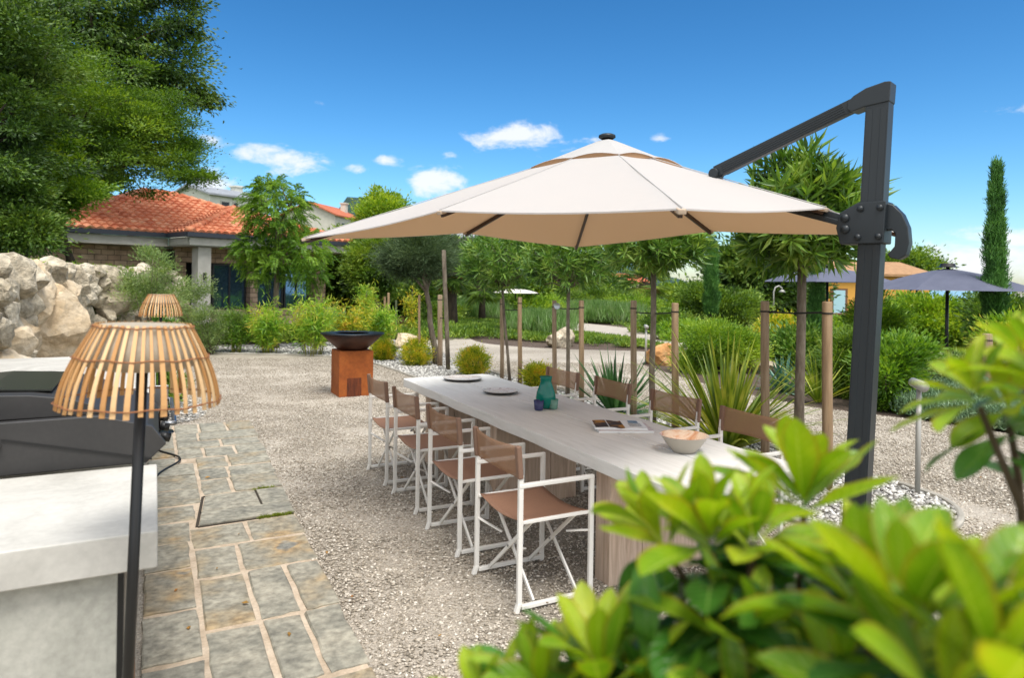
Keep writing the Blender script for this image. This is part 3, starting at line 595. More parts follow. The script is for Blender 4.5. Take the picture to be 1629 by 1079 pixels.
for k in range(8):
    b=MB(); b.bar(ribpt(k,.05,-.05),ribpt(k,.99,-.028),.020,.030)
    if k!=1: b.bar(ribpt(k,.50,-.05),ul(0,0,2.42)+(ribpt(k,.06)-ribpt(k,0))*.6,.014,.016)
    b.build('rib',M_rib,t,bevel=.002)
for k in range(8): MB().bar(ribpt(k,.975,-.016),ribpt(k,1.004,-.012),.034,.022).build('rib_pocket',M_hem,canopy,bevel=.004)
MB().lathe([(0,2.34),(.045,2.345),(.05,2.38),(.05,2.62),(0,2.64)],(UX,UY,0),16).build('hub',M_grey,t,True)
adir=Vector((math.sin(TH),-math.cos(TH),0)); side=Vector((math.cos(TH),math.sin(TH),0))
PB=at(1362,830,3.62); PT=at(1400.5,150,3.62); ax=(PT-PB).normalized(); PB=PB-ax*(PB.z/ax.z)
def onpost(z): return PB+ax*(z/ax.z)
top=PT.z+.02
b=MB(); b.bar(PB,onpost(top),.112,.088,up=side); 
for s_ in(-1,1):
    for q in(-.034,.034): b.bar(PB+ax*.1+side*(.0445*s_)+adir*q,onpost(top)-ax*.1+side*(.0445*s_)+adir*q,.030,.004,up=side)
b.build('post',M_grey,t,bevel=.006,seg=3)
MB().bar(onpost(.04)-adir*.061+side*.0,onpost(top-.02)-adir*.061,.008,.008).build('cable',M_white,t)
b=MB(); b.box((PB.x,PB.y,.03),(.62,.62,.05),rz=TH); b.build('base_plate',M_grey,t,bevel=.01)
# top cap reaching forward
def plates(pts,name,th,parent=t,off=0.0,mat_=None):
    """extrude an outline given in (a along -adir side = outward, z) in the post's plane"""
    b=MB(); V=[];n=len(pts)
    for s_ in(-1,1):
        for (a,z) in pts: V.append(onpost(z)+adir*(-a)+side*(s_*th/2+off))
    F=[tuple(range(n-1,-1,-1)),tuple(range(n,2*n))]+[(i,(i+1)%n,n+(i+1)%n,n+i) for i in range(n)]
    return b.add(V,F).build(name,mat_ or M_grey,parent,bevel=.006)
hd=Vector((UX,UY,0))-Vector((PB.x,PB.y,0))
# direction from post towards canopy centre = -adir, so 'a' positive goes toward the canopy
plates([(-.060,top-.075),(-.062,top+.03),(-.03,top+.033),(.06,top+.015),(.12,top-.015),(.15,top-.045),(.15,top-.085),(.12,top-.10),(.062,top-.085)],'top_cap',.100)
zc=at(1383,358,3.6).z
cl=plates([(-.075,zc+.12),(.06,zc+.12),(.15,zc+.07),(.165,zc-.01),(.14,zc-.10),(-.075,zc-.10)],'slide_clamp',.135)
for (a,z) in ((-.05,zc+.085),(.045,zc+.085),(-.05,zc-.065),(.05,zc-.065),(.12,zc+.04),(.115,zc-.02)):
    for s_ in(-1,1):
        p=onpost(z)-adir*(-a*-1)+side*(s_*.068); p=onpost(z)+adir*(-a)+side*(s_*.066); MB().tube([p,p+side*s_*.014],.016 if a<.11 else .022,14).build('bolt',M_grey,cl,True)
# crank handle behind: hooked grip
hp=[]
for (a,z) in ((-.055,zc+.115),(-.10,zc+.10),(-.145,zc+.05),(-.175,zc-.02),(-.185,zc-.10),(-.172,zc-.165),(-.14,zc-.185),(-.10,zc-.175),(-.085,zc-.155),(-.10,zc-.14),(-.118,zc-.115),(-.118,zc-.05),(-.10,zc-.03),(-.055,zc-.03)): hp.append((a,z))
plates(hp,'handle',.07)
# joint on canopy and upper arm
best=None
for i in range(60):
    s_=.3+i*.02; z=ZA+(HM-ZA)*(s_/A_)+.015; p=ul(0,-s_,z); v=p-Vector((0,0,CH)); px=814.5+FPX*v.dot(R2)/v.dot(_F)
    if best is None or abs(px-1140)<best[0]: best=(abs(px-1140),s_,p)
J=best[2]; T0=onpost(top-.055)-adir*.125
b=MB(); b.bar(T0,J+Vector((0,0,.01)),.050,.072)
dd=(J-T0).normalized(); 
for q in(-.026,-.013,0,.013,.026):
    uu=dd.cross(side).normalized()
    for s_ in(-1,1): b.bar(T0+dd*.05+side*s_*.0255+uu*q,J-dd*.05+side*s_*.0255+uu*q,.005,.005)
b.build('upper_arm',M_grey,t,bevel=.003)
b=MB(); b.tube([J-side*.045,J+side*.045],.032,16); b.bar(J-Vector((0,0,.07)),J,.06,.05); b.build('arm_joint',M_grey,t,bevel=.004)
a0=onpost(zc+.02)-adir*.10; b=MB(); b.bar(a0,ul(0,0,2.62),.05,.05); b.bar(a0+Vector((0,0,-.02)),ul(0,-.9,2.26),.06,.03); b.build('lower_arm',M_grey,t,bevel=.004)
b=MB(); hb_=ul(0,0,2.34); b.lathe([(0,-.02),(.07,-.018),(.075,0),(.05,.01),(0,.01)],hb_,20); b.tube([hb_,hb_-Vector((0,0,.055))],.018,10); b.build('pendant_lamp',M_blk,t,True)

# ================================================================= COUNTER, GRILL, LAMPS
t=thing('outdoor_counter',(-.9,2.9,0),'pale concrete kitchen counter block in the bottom left corner','counter')
def loc(b,name,m,t,**k): 
    for i,v in enumerate(b.v): b.v[i]=tuple(Vector(v)-t.location)
    return b.build(name,m,t,**k)
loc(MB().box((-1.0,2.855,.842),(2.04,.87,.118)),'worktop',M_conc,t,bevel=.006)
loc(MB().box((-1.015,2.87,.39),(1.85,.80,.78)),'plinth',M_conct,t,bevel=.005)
M_door=mat('off white cabinet door','b9afa3',.5)
loc(MB().box((-.078,2.71,.42),(.035,.32,.72)),'cabinet_door',M_door,t,bevel=.003)
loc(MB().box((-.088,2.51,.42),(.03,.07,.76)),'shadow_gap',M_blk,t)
M_ply=mat('brown plywood edge',[(.3,'5d3a1e'),(.5,'8a5e34'),(.7,'a67c4e')],.8,scale=10,stretch=(1,1,4),bump=.3)
for i,(y,z,h) in enumerate(((2.95,.12,.22),(3.0,.37,.22),(2.97,.62,.24))):
    loc(MB().box((-.072,y,z),(.05,.12,h)),'board_stack',M_ply,t,bevel=.003)
t=thing('outdoor_counter',(-.8,6.2,0),'long white concrete counter behind the grill running beside the stone path','counter')
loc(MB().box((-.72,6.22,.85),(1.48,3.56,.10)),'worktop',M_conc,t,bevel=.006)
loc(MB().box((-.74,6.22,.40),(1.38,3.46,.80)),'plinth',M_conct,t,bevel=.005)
t=thing('gas_grill',(-.5,3.85,.9),'charcoal grey gas grill with glass lid set into the counter','grill')
# end panel outline (x,z) seen along +Y
b=MB(); body=[(-1.25,.0),(-1.25,.12),(-.80,.13),(-.16,.125),(.02,.06),(.085,.0),(.09,-.045),(.0,-.06),(-.6,-.12),(-1.25,-.2)]
def xz(pts,y0,y1,b,mi=0):
    n=len(pts); V=[(p[0],y0,.9+p[1]) for p in pts]+[(p[0],y1,.9+p[1]) for p in pts]; b.add(V,[tuple(range(n)),tuple(range(2*n-1,n-1,-1))]+[(i,n+i,n+(i+1)%n,(i+1)%n) for i in range(n)],mi); return b
loc(xz([(-1.3,.0),(-1.3,.205),(-.20,.215),(.0,.155),(.055,.075),(-.02,.0)],3.33,3.37,MB()),'end_panel',M_bbq,t,bevel=.004)
loc(MB().bar((-.53,3.326,1.045),(.0,3.326,.915),.004,.006),'panel_seam',M_blk,t)
loc(xz([(-1.3,.0),(-1.3,.155),(-.66,.165),(-.525,.125),(-.60,.07),(-1.3,.06)],3.305,3.329,MB()),'side_shelf',M_bbq,t,bevel=.004)
loc(xz([(-1.25,.0),(-1.25,.19),(-.22,.20),(-.02,.145),(.03,.07),(-.03,.0)],3.372,4.38,MB()),'firebox',M_bbq,t,bevel=.006)
hood=[]; 
for i in range(9):
    a=math.pi*i/8; hood.append((-.62-.42*math.cos(a)*-1,.20+.10*math.sin(a)))
hood=sorted(hood); loc(xz([(-1.04,.2)]+[(p[0],p[1]+.005) for p in hood]+[(-.20,.2)],3.46,4.3,MB()),'lid',M_bbq,t,bevel=.004)
loc(xz([(-.85,.298),(-.62,.312),(-.39,.298),(-.39,.304),(-.62,.318),(-.85,.304)],3.56,4.2,MB()),'glass_window',mat('dark grill glass','2c2e2a',.3),t)
b=MB(); b.tube([(.05,3.5,1.03),(.09,3.5,1.03),(.09,4.2,1.03),(.05,4.2,1.03)],.011,10); loc(b,'handle',M_steel,t,smooth=True)
for y in(3.55,3.8,4.05,4.25): loc(MB().tube([(.035,y,.965),(.075,y,.955)],.022,16),'control_knob',M_blk,t,smooth=True)
loc(MB().box((.03,4.40,1.0),(.10,.025,.16)),'metal_bracket',M_steel,t,bevel=.003)
loc(MB().box((-.02,3.85,.94),(.06,.9,.06)),'front_trim',M_steel,t,bevel=.003)
b=MB(); b.tube([(-.10+.09*math.sin(s*.8)+.42*math.exp(-((s-6)/2.2)**2),8.0-.18*s+(.15 if s%2 else 0)*.3,.035) for s in np.linspace(0,9,40)],.009,8)
tag(b.build('cable',M_blk,None,True),'thin black cable loosely curled on the far end of the stone path','cable')
def lamp(px,py,ptop,d,label,tilt=0.0):
    p=at(px,py,d); t=thing('floor_lamp',(p.x,p.y,0),label,'lamp','bamboo floor lamps beside the counter'); zt=ptop
    z1=zt-.235
    MB().lathe([(0,.03),(.14,.028),(.15,.012),(.15,0),(0,0)],n=32).build('base',M_blk,t,True)
    MB().tube([(0,0,.02),(0,0,zt-.05)],.0155,14).build('pole',M_blk,t,True)
    prof=lambda s:(.122+.088*math.sin(s*1.45)/math.sin(1.45)) # top->bottom radius
    sh=bpy.data.objects.new('lamp_shade',None); C.objects.link(sh); sh.parent=t
    V=[];F=[];K=44
    for k in range(K):
        a=2*math.pi*k/K+rng.normal()*.008; hw=.0056*(1+rng.normal()*.08); b0=len(V); n=9; ja=rng.normal()*.010
        for i in range(n+1):
            s=i/n*(1+rng.normal()*0); r=prof(s); z=zt-.235*s; aa=a+ja*s
            if i==n: z-=abs(rng.normal())*.004
            rd=Vector((math.cos(aa),math.sin(aa),0)); tg=Vector((-math.sin(aa),math.cos(aa),0)); w=hw*(.75+.45*s)
            for (dt,dr) in((-w,0),(w,0),(w,.0035),(-w,.0035)): V.append(rd*(r+dr)+tg*dt+Vector((0,0,z)))
        for i in range(n):
            for q in range(4): F.append((b0+i*4+q,b0+i*4+(q+1)%4,b0+(i+1)*4+(q+1)%4,b0+(i+1)*4+q))
        F+=[(b0,b0+3,b0+2,b0+1),(b0+4*n,b0+4*n+1,b0+4*n+2,b0+4*n+3)]
    o=MB().add(V,F).build('bamboo_slats',M_bamboo,sh)
    b=MB()
    for s in(.03,.40,.94):
        r=prof(s)+.004
        for q,dr in((0,.0025),(1,-.0045)):
            b.tube([((r+dr+.0022*math.sin(a*K/2))*math.cos(a),(r+dr+.0022*math.sin(a*K/2))*math.sin(a),zt-.235*s+.002*math.cos(a*9)) for a in np.linspace(0,2*math.pi,139)],.0017,5,cap=False)
    b.build('twine_binding',M_twine,sh)
    MB().lathe([(prof(0)-.008,zt-.002),(prof(.25)-.012,zt-.06),(prof(.45)-.014,zt-.115),(.105,zt-.13),(.105,zt-.132)],n=40).build('diffuser',M_linen,sh,True)
    MB().lathe([(.0,zt-.004),(prof(0)-.004,zt-.004),(prof(0)-.004,zt-.010),(0,zt-.010)],n=40).build('top_disc',M_linen,sh)
    t.rotation_euler=(0,R(tilt),0); return t
lamp(199,760,1.565,1.98,'tall floor lamp with a round bamboo slat shade in front of the concrete counter',1.6)
lamp(256,490,1.515,7.4,'distant floor lamp with a bamboo shade standing beyond the counter end')

# ================================================================= FIRE PIT
t=thing('fire_pit',(2.62,10.1,0),'rusted steel fire pit with a wide dark bowl on a square base','fire pit')
b=MB(); b.box((0,0,.335),(.50,.50,.66)); b.build('base',M_corten,t,bevel=.006)
MB().box((-.03,-.2525,.14),(.21,.006,.27)).build('log_opening',mat('darker rust',[(.3,'3c1a0c'),(.6,'6e3413')],.85,scale=8,stretch=(3,1,.5)),t,bevel=.002)
MB().lathe([(0,.666),(.20,.667),(.23,.69),(.34,.79),(.455,.905),(.445,.908),(.33,.80),(.22,.70),(0,.68)],n=56).build('bowl',M_bowl,t,True)
MB().lathe([(.462,.903),(.464,.914),(.25,.916),(.235,.905),(.25,.900),(.462,.901)],n=56).build('griddle_ring',M_bowlt,t,True)
# ================================================================= UPPER TERRACE + ROCK WALL
WALL=[(-1.9,2.0),(-1.75,5),(-1.75,8),(-1.6,11),(-1.15,14),(-.35,16.2),(.25,17.0)]
wl=smooth_poly([(p[0],p[1],0) for p in WALL],6,closed=False)
def wz(i): s=i/len(wl); return 1.86-.12*s
V=[];F=[]; ncol=14
for i,p in enumerate(wl):
    for j in range(ncol):
        d=[.25,.5,1,2,3.2,4.6,6.5,9,12,16,21,27,34,44][j]; q=Vector(p)+Vector((-1,.12,0)).normalized()*d*(1) ; z=wz(i)+.05*noise.noise(Vector((q.x*.7,q.y*.7,0)))*min(d,3)+.012*d*d*.12
        V.append((q.x,q.y,z))
F=[(i*ncol+j,(i+1)*ncol+j,(i+1)*ncol+j+1,i*ncol+j+1) for i in range(len(wl)-1) for j in range(ncol-1)]
n0=len(V)  # northern skirt: slope down behind the end of the wall
for j in range(ncol):
    for k,(dy,dz) in enumerate(((1.5,-.1),(4,-1.0),(7,-2.2))): p=V[(len(wl)-1)*ncol+j]; V.append((p[0],p[1]+dy,p[2]+dz if j<6 else p[2]-.1))
for j in range(ncol-1):
    a,b_=(len(wl)-1)*ncol+j,(len(wl)-1)*ncol+j+1
    r0_=[a]+[n0+j*3+k for k in range(3)]; r1_=[b_]+[n0+(j+1)*3+k for k in range(3)]
    F+=[(r0_[k],r0_[k+1],r1_[k+1],r1_[k]) for k in range(3)]
o=MB().add(V,F).build('hillside',M_grass,None,True); tag(o,kind='structure')
def rock(b,c,s,rg,sub=3,ang=.5):
    bm=bmesh.new(); bmesh.ops.create_icosphere(bm,subdivisions=sub,radius=1)
    sd=Vector(rg.random(3)*50); M=Matrix.Rotation(rg.random()*6.28,3,'Z')@Matrix.Rotation(rg.normal()*.25,3,'X')
    pl=[(Vector(unit(rg.normal(size=3))),.48+.34*rg.random()) for _ in range(15)]
    V=[]
    for v in bm.verts:
        p=v.co.copy()
        for n_,d_ in pl:
            e=p.dot(n_)-d_
            if e>0: p-=n_*e*.96
        p*=1.12+.12*noise.noise(p*1.4+sd)-.12*abs(noise.noise(p*2.6+sd))+.05*noise.noise(p*7+sd)+.028*noise.noise(p*17+sd)-.03*abs(noise.noise(p*10-sd))
        V.append(M@Vector((p.x*s[0],p.y*s[1],p.z*s[2]))+Vector(c))
    b.add(V,[tuple(x.index for x in f.verts) for f in bm.faces]); bm.free()
t=thing('rock_wall',(-1.6,11,0),'rough retaining wall of stacked pale limestone boulders on the left','rock wall')
b=MB(); rg=np.random.default_rng(5)
tot=len(wl)
for i,p in enumerate(wl):
    if p[1]<3: continue
    nx_=wl[min(i+1,tot-1)]; tg=(Vector(nx_)-Vector(wl[max(i-1,0)])).normalized(); nr_=Vector((tg.y,-tg.x,0))
    z=.1
    while z<wz(i)+.02:
        sz=(.15+.22*rg.random())*(1.35 if rg.random()<.15 else 1); zc_=z+sz*.42
        off=.12*(1-z/1.9)+rg.normal()*.07
        if zc_+sz*.5>wz(i)+.14: zc_=wz(i)+.10-sz*.45
        rock(b,Vector(p)+nr_*off+tg*rg.normal()*.22+Vector((0,0,zc_)),(sz*(.8+.5*rg.random()),sz*.75,sz*(.62+.3*rg.random())),rg)
        z+=sz*.92
loc(b,'stacked_boulders',M_rock,t)
b=MB(); rg=np.random.default_rng(9)
for (px,py,d,s) in ((72,520,9.6,(.62,.5,.62)),(30,470,9.2,(.42,.35,.5)),(100,470,10.4,(.35,.35,.3)),(8,560,8.2,(.4,.35,.4)),(10,600,7.3,(.36,.35,.38)),(125,545,10.8,(.3,.3,.33)),(-20,640,6.4,(.4,.4,.4)),(28,545,8.6,(.3,.3,.3))):
    rock(b,at(px,py,d),s,rg,sub=4)
loc(b,'warm_boulder',M_rockw,t)
b=MB(); n=len(wl)
V=[Vector(p)+Vector((-.18,.02,-.1)) for p in wl]+[Vector(p)+Vector((-.30,.03,wz(i)-.03)) for i,p in enumerate(wl)]
loc(b.add(V,[(i,i+1,n+i+1,n+i) for i in range(n-1)]),'earth_core',M_dark,t)
def boulder(px,py,d,s,label,m=M_rock,z=None,seed=1):
    p=at(px,py,d); p.z=(0 if z is None else z)+s[2]*.35; b=MB(); rock(b,(0,0,0),s,np.random.default_rng(seed),4); o=b.build('boulder',m,None); o.location=p; tag(o,label,'boulder')
boulder(653,548,17.3,(.62,.4,.32),'warm tan boulder lying behind the second round yellow-green bush',M_rockw,seed=2)
boulder(893,549,18.4,(.62,.4,.36),'pale boulder at the edge of the planted bed across the gravel path',M_rock,seed=3)
boulder(1057,575,14.7,(.46,.35,.36),'orange tan boulder on the bed corner beside the small spotlight',mat('orange limestone',[(.3,'a5713e'),(.5,'cf9a63'),(.7,'ddb78a')],.9,scale=2,bump=.8,bscale=8,bdist=.05),seed=4)
boulder(1105,568,15.3,(.55,.4,.26),'flat white boulder half hidden under the big light green bush',seed=6)
boulder(1205,582,13.6,(.7,.45,.24),'low white boulder to the right of the big light green bush',seed=8)
boulder(1440,607,14,(.5,.35,.16),'small flat pale boulder by the paving beyond the parasol post',seed=11)

# ================================================================= HOUSE
M_tile=mat('terracotta roof tiles',[(.1,'b0603f'),(.4,'c27452'),(.65,'cb8460'),(.95,'d59a78')],.85,voro=3.2,scale=1.5,fine=5,famt=.14)
M_wallw=mat('white render',[(.3,'a9a69e'),(.7,'bdbab2')],.9,scale=3)
M_gut=mat('dark gutter','262d38',.5)
def stonewall():
    M=bpy.data.materials.new('coursed stone cladding'); M.use_nodes=True; n=M.node_tree.nodes; l=M.node_tree.links; b=n['Principled BSDF']; b.inputs['Roughness'].default_value=.9
    tcn=n.new('ShaderNodeTexCoord'); mp=n.new('ShaderNodeMapping'); mp.inputs['Rotation'].default_value=(R(90),0,0); l.new(tcn.outputs['Object'],mp.inputs[0])
    sx=n.new('ShaderNodeSeparateXYZ'); l.new(tcn.outputs['Object'],sx.inputs[0]); ad=n.new('ShaderNodeMath'); ad.operation='ADD'; l.new(sx.outputs[0],ad.inputs[0]); l.new(sx.outputs[1],ad.inputs[1]); cb=n.new('ShaderNodeCombineXYZ'); l.new(ad.outputs[0],cb.inputs[0]); l.new(sx.outputs[2],cb.inputs[1])
    br=n.new('ShaderNodeTexBrick'); br.inputs['Scale'].default_value=1; br.inputs['Brick Width'].default_value=.38; br.inputs['Row Height'].default_value=.17; br.inputs['Mortar Size'].default_value=.012
    br.inputs['Color1'].default_value=hexc('a58a74'); br.inputs['Color2'].default_value=hexc('c2aa93'); br.inputs['Mortar'].default_value=hexc('7b6a5b'); l.new(cb.outputs[0],br.inputs['Vector'])
    nz=n.new('ShaderNodeTexNoise'); nz.inputs['Scale'].default_value=4; nz.inputs['Detail'].default_value=6; l.new(tcn.outputs['Object'],nz.inputs[0]); mx=n.new('ShaderNodeMix'); mx.data_type='RGBA'; mx.blend_type='OVERLAY'; mx.inputs[0].default_value=.6; l.new(br.outputs[0],mx.inputs[6]); l.new(nz.outputs[0],mx.inputs[7]); l.new(mx.outputs[2],b.inputs['Base Color'])
    bp=n.new('ShaderNodeBump'); bp.inputs['Strength'].default_value=.8; bp.inputs['Distance'].default_value=.03; l.new(br.outputs['Fac'],bp.inputs['Height']); bp.invert=True; l.new(bp.outputs[0],b.inputs['Normal']); return M
M_sw=stonewall()
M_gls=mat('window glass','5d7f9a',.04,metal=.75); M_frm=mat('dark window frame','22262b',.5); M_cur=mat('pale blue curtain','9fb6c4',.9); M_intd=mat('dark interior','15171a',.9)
def tiles(poly,o,ux,vy,W_=.26,H_=.36,name='roof',parent=None,m=None):
    """poly: list of (s,t) in the roof plane, ux along eave, vy up slope (unit vectors); builds corrugated courses clipped to poly"""
    o=Vector(o);ux=Vector(ux).normalized();vy=Vector(vy).normalized();nn=ux.cross(vy).normalized()
    if nn.z<0: nn=-nn
    ss=[p[0] for p in poly]; ts=[p[1] for p in poly]; s0,s1,t0,t1=min(ss),max(ss),min(ts),max(ts)
    ns=max(2,int((s1-s0)/(W_/6))); V=[];F=[]; nv=0; rows=int(math.ceil((t1-t0)/H_))
    P2=np.array([[s0+(s1-s0)*i/ns,0] for i in range(ns+1)])
    for r in range(rows):
        ta=t0+r*H_; tb=min(ta+H_*1.02,t1+.02)
        for tt,lift in ((ta,.075),(ta+.001,.0),(tb,.012)):
            pass
        base=len(V); rowsv=[(ta,.02),(ta+.0005,.085),(tb,.035)]
        for (tt,lf) in rowsv:
            for i in range(ns+1):
                s=P2[i,0]; c=abs(math.sin(math.pi*(s-s0)/W_))**.8; V.append(o+ux*s+vy*tt+nn*(lf+ .075*c - (.02 if lf<.03 else 0)))
        for q in range(2):
            for i in range(ns):
                sm=(P2[i,0]+P2[i+1,0])/2; tm=(ta+ (tb if q else ta))/2 if q else ta+.01
                if inpoly(np.array([[sm,max(t0+.01,min(tm,t1-.01))]]),poly)[0]:
                    a=base+q*(ns+1)+i; F.append((a,a+1,a+ns+2,a+ns+1))
    return MB().add(V,F).build(name,m or M_tile,parent)
hu=Vector((.9235,.3836,0)); hv=Vector((-.3836,.9235,0)); HK=Vector((.92,23.5,0))
house=thing('stone_house',HK,'low stone villa with terracotta hip roof, white fascia and large windows','house',rz=math.atan2(hu.y,hu.x))
ZE=3.07; pitch=.375
def hip(u0,u1,v0,v1,ru0,ru1,rv0,rv1,zr,faces):
    pts={'fl':(u0,v0,ZE),'fr':(u1,v0,ZE),'br':(u1,v1,ZE),'bl':(u0,v1,ZE),'ra':(ru0,rv0,zr),'rb':(ru1,rv1,zr)}
    for f in faces:
        P=[Vector(pts[k]) for k in f]; o=P[0]; ux=(P[1]-P[0]).normalized(); n_=(P[1]-P[0]).cross(P[-1]-P[0]).normalized(); vy=n_.cross(ux); 
        if vy.z<0: vy=-vy
        poly=[((p-o).dot(ux),(p-o).dot(vy)) for p in P]
        b=MB().add([p-Vector((0,0,.02)) for p in P],[tuple(range(len(P)))]); 
        rf=tiles(poly,o,ux,vy,name='roof',parent=house); b.build('roof_deck',M_intd,rf)
hip(-3.7,7.0,1.4,11,1.1,2.2,6.2,6.2,4.9,[('fl','fr','rb','ra'),('fr','br','rb'),('bl','fl','ra')])
hip(0,6.2,0,8,3.1,3.1,3.1,4.9,ZE+3.1*pitch,[('fl','fr','ra')])
# side slopes of the front wing
for s_ in (0,1):
    u_=0 if s_==0 else 6.2; P=[Vector((u_,0,ZE)),Vector((u_,4.6,ZE)),Vector((3.1,4.6,ZE+3.1*pitch)),Vector((3.1,3.1,ZE+3.1*pitch))]
    o=P[0]; ux=Vector((0,1,0)); vy=Vector(((1 if s_==0 else -1),0,pitch)).normalized(); tiles([((p-o).dot(ux),(p-o).dot(vy)) for p in P],o,ux,vy,name='roof',parent=house)
b=MB()
def ridge(a,c):
    a=Vector(a);c=Vector(c); L=(c-a).length; k=int(L/.34)
    for i in range(k): b.tube([a.lerp(c,i/k)+Vector((0,0,.10)),a.lerp(c,(i+1.12)/k)+Vector((0,0,.085))],[.12,.095],8)
for a,c in (((1.1,6.2,4.9),(2.2,6.2,4.9)),((2.2,6.2,4.9),(7,1.4,ZE)),((1.1,6.2,4.9),(-3.7,1.4,ZE)),((3.1,3.1,ZE+1.16),(3.1,4.5,ZE+1.16)),((0,0,ZE),(3.1,3.1,ZE+1.16)),((6.2,0,ZE),(3.1,3.1,ZE+1.16))): ridge(a,c)
b.build('ridge_tiles',M_tile,house,True)
b=MB(); b.bar((-.08,-.06,ZE-.02),(6.28,-.06,ZE-.02),.12,.14); b.bar((-.06,0,ZE-.02),(-.06,1.34,ZE-.02),.12,.14); b.bar((-3.8,1.34,ZE-.02),(0,1.34,ZE-.02),.12,.14); b.build('gutter',M_gut,house)
b=MB(); b.bar((.05,.06,ZE-.22),(6.15,.06,ZE-.22),.10,.24); b.bar((.06,.11,ZE-.22),(.06,1.4,ZE-.22),.10,.24); b.bar((-3.7,1.46,ZE-.22),(.0,1.46,ZE-.22),.10,.24); b.box((3.1,1.3,ZE-.36),(6.1,2.4,.03)); b.box((-1.8,2.0,ZE-.36),(3.8,1.2,.03)); b.build('fascia',M_wallw,house)
b=MB(); b.box((.62,.42,1.34),(.42,.42,2.68)); b.build('column',M_wallw,house)
b=MB()
b.box((-1.6,2.4,1.34),(4.4,.3,2.68)); b.box((3.1,1.6,2.45),(5.6,.3,.50)); b.box((.45,1.6,1.1),(.3,.3,2.2)); b.box((2.95,1.45,1.1),(.28,.3,2.2)); b.box((5.72,1.55,1.34),(.44,.5,2.68)); b.box((3.1,1.6,.3),(5.6,.28,.6)); b.build('wall',M_sw,house)
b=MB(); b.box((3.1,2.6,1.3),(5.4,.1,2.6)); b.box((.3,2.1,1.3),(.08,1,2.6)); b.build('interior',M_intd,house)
for (u0,u1) in ((1.55,2.78),(3.12,4.25),(4.3,5.35)):
    f=MB(); zt_=2.19; zb_=.62
    f.box(((u0+u1)/2,1.58,zt_-.03),(u1-u0,.07,.06)); f.box(((u0+u1)/2,1.58,zb_+.03),(u1-u0,.07,.06))
    for u_ in (u0+.03,(u0+u1)/2,u1-.03): f.box((u_,1.58,(zt_+zb_)/2),(.06,.07,zt_-zb_-.12))
    w=f.build('window',M_frm,house); MB().box(((u0+u1)/2,1.60,(zt_+zb_)/2),(u1-u0-.1,.02,zt_-zb_-.1)).build('pane',M_gls,w)
    MB().box((u1-.32,1.70,(zt_+zb_)/2),(.4,.05,zt_-zb_-.1)).build('curtain',M_cur,w)
b=MB(); b.box((.62,.18,1.75),(.09,.08,.22)); b.build('wall_lamp',M_blk,house); b=MB(); b.box((5.72,1.27,1.95),(.08,.06,.22)); b.build('wall_lamp',M_wallw,house)
# ---------------------------------------------------------------- far houses
def simple_house(c,w,d,h,rz,label,wall,roof,wins=(),ridge_h=1.2,gable=True,name='distant_house',chim=None):
    t=thing(name,c,label,'house',rz=rz); M_w=mat(name+' render '+wall,[(.3,wall),(.7,wall)],.9,scale=2,fine=3,famt=.06)
    b=MB(); b.box((0,0,h/2),(w,d,h))
    b.add([(-w/2,-d/2,h),(-w/2,d/2,h),(-w/2,0,h+ridge_h),(w/2,-d/2,h),(w/2,d/2,h),(w/2,0,h+ridge_h)],[(0,1,2),(3,5,4)]); b.build('wall',M_w,t)
    b=MB(); e=.35; k=ridge_h/(d/2)
    for s in(-1,1): b.add([(-w/2-e,s*(d/2+e),h-e*k+.03),(w/2+e,s*(d/2+e),h-e*k+.03),(w/2+e,0,h+ridge_h+.03),(-w/2-e,0,h+ridge_h+.03),(-w/2-e,s*(d/2+e),h-e*k+.17),(w/2+e,s*(d/2+e),h-e*k+.17),(w/2+e,0,h+ridge_h+.17),(-w/2-e,0,h+ridge_h+.17)],[(0,1,2,3),(4,7,6,5),(0,4,5,1),(1,5,6,2),(0,3,7,4)])
    b.build('roof',roof,t)
    for (x,z,ww,hh,face) in wins:
        y=-d/2-.02
        if face=='f': cc=(x,y,z); dd=(ww,.08,hh); di=(ww-.16,.10,hh-.16)
        else: cc=(face*(w/2+.02),x,z); dd=(.08,ww,hh); di=(.10,ww-.16,hh-.16)
        f=MB().box(cc,dd).build('window',M_wallw,t); MB().box(cc,di).build('pane',M_frm,f)
    if chim:
        x,y,z,s=chim; b=MB(); b.box((x,y,z),(s,s,1.6)); b.box((x,y,z+.86),(s*1.3,s*1.3,.14)); b.build('chimney',M_w if wall!='x' else M_w,t)
    return t
M_tiled=mat('distant clay roof',[(.3,'9d4f33'),(.7,'bd6f4c')],.9,scale=3,fine=8,famt=.15); M_slate=mat('grey metal roof',[(.3,'7f8387'),(.7,'9a9da1')],.6,scale=2)
p=at(350,345,55); simple_house((p.x,p.y,p.z-2.2),5.2,5,3.6,R(30),'white two storey house with grey roof on the slope behind the villa','cfd0c4',M_slate,[(-1.3,2.7,.8,1.0,'f'),(-.4,2.7,.5,1.0,'f'),(.9,2.7,.5,1.0,'f'),(1.6,2.7,.6,1.0,'f')],.7,chim=(2.2,1,4.1,.7))
p=at(515,360,75); simple_house((p.x,p.y,p.z-1.5),6.5,6,2.4,R(50),'distant pale house with red tiled roof and brick chimney behind the feathery tree','c3bfb2',M_tiled,[(-1.5,1.3,.8,.9,'f')],1.3,chim=(2.4,-1.2,3.4,.6))
p=at(742,420,60); simple_house((p.x,p.y,p.z-2),7,6,4.2,R(-38),'pale grey house gable glimpsed between the standard trees','bdb5ab',M_slate,[],1.4)
p=at(985,455,95); simple_house((p.x,p.y,p.z-3),6,5,3.5,R(0),'tiny red roofed house in the trees right of the canopy dip','c9b9a5',M_tiled,[],1.1,chim=(3.9,-.5,5.0,.9))
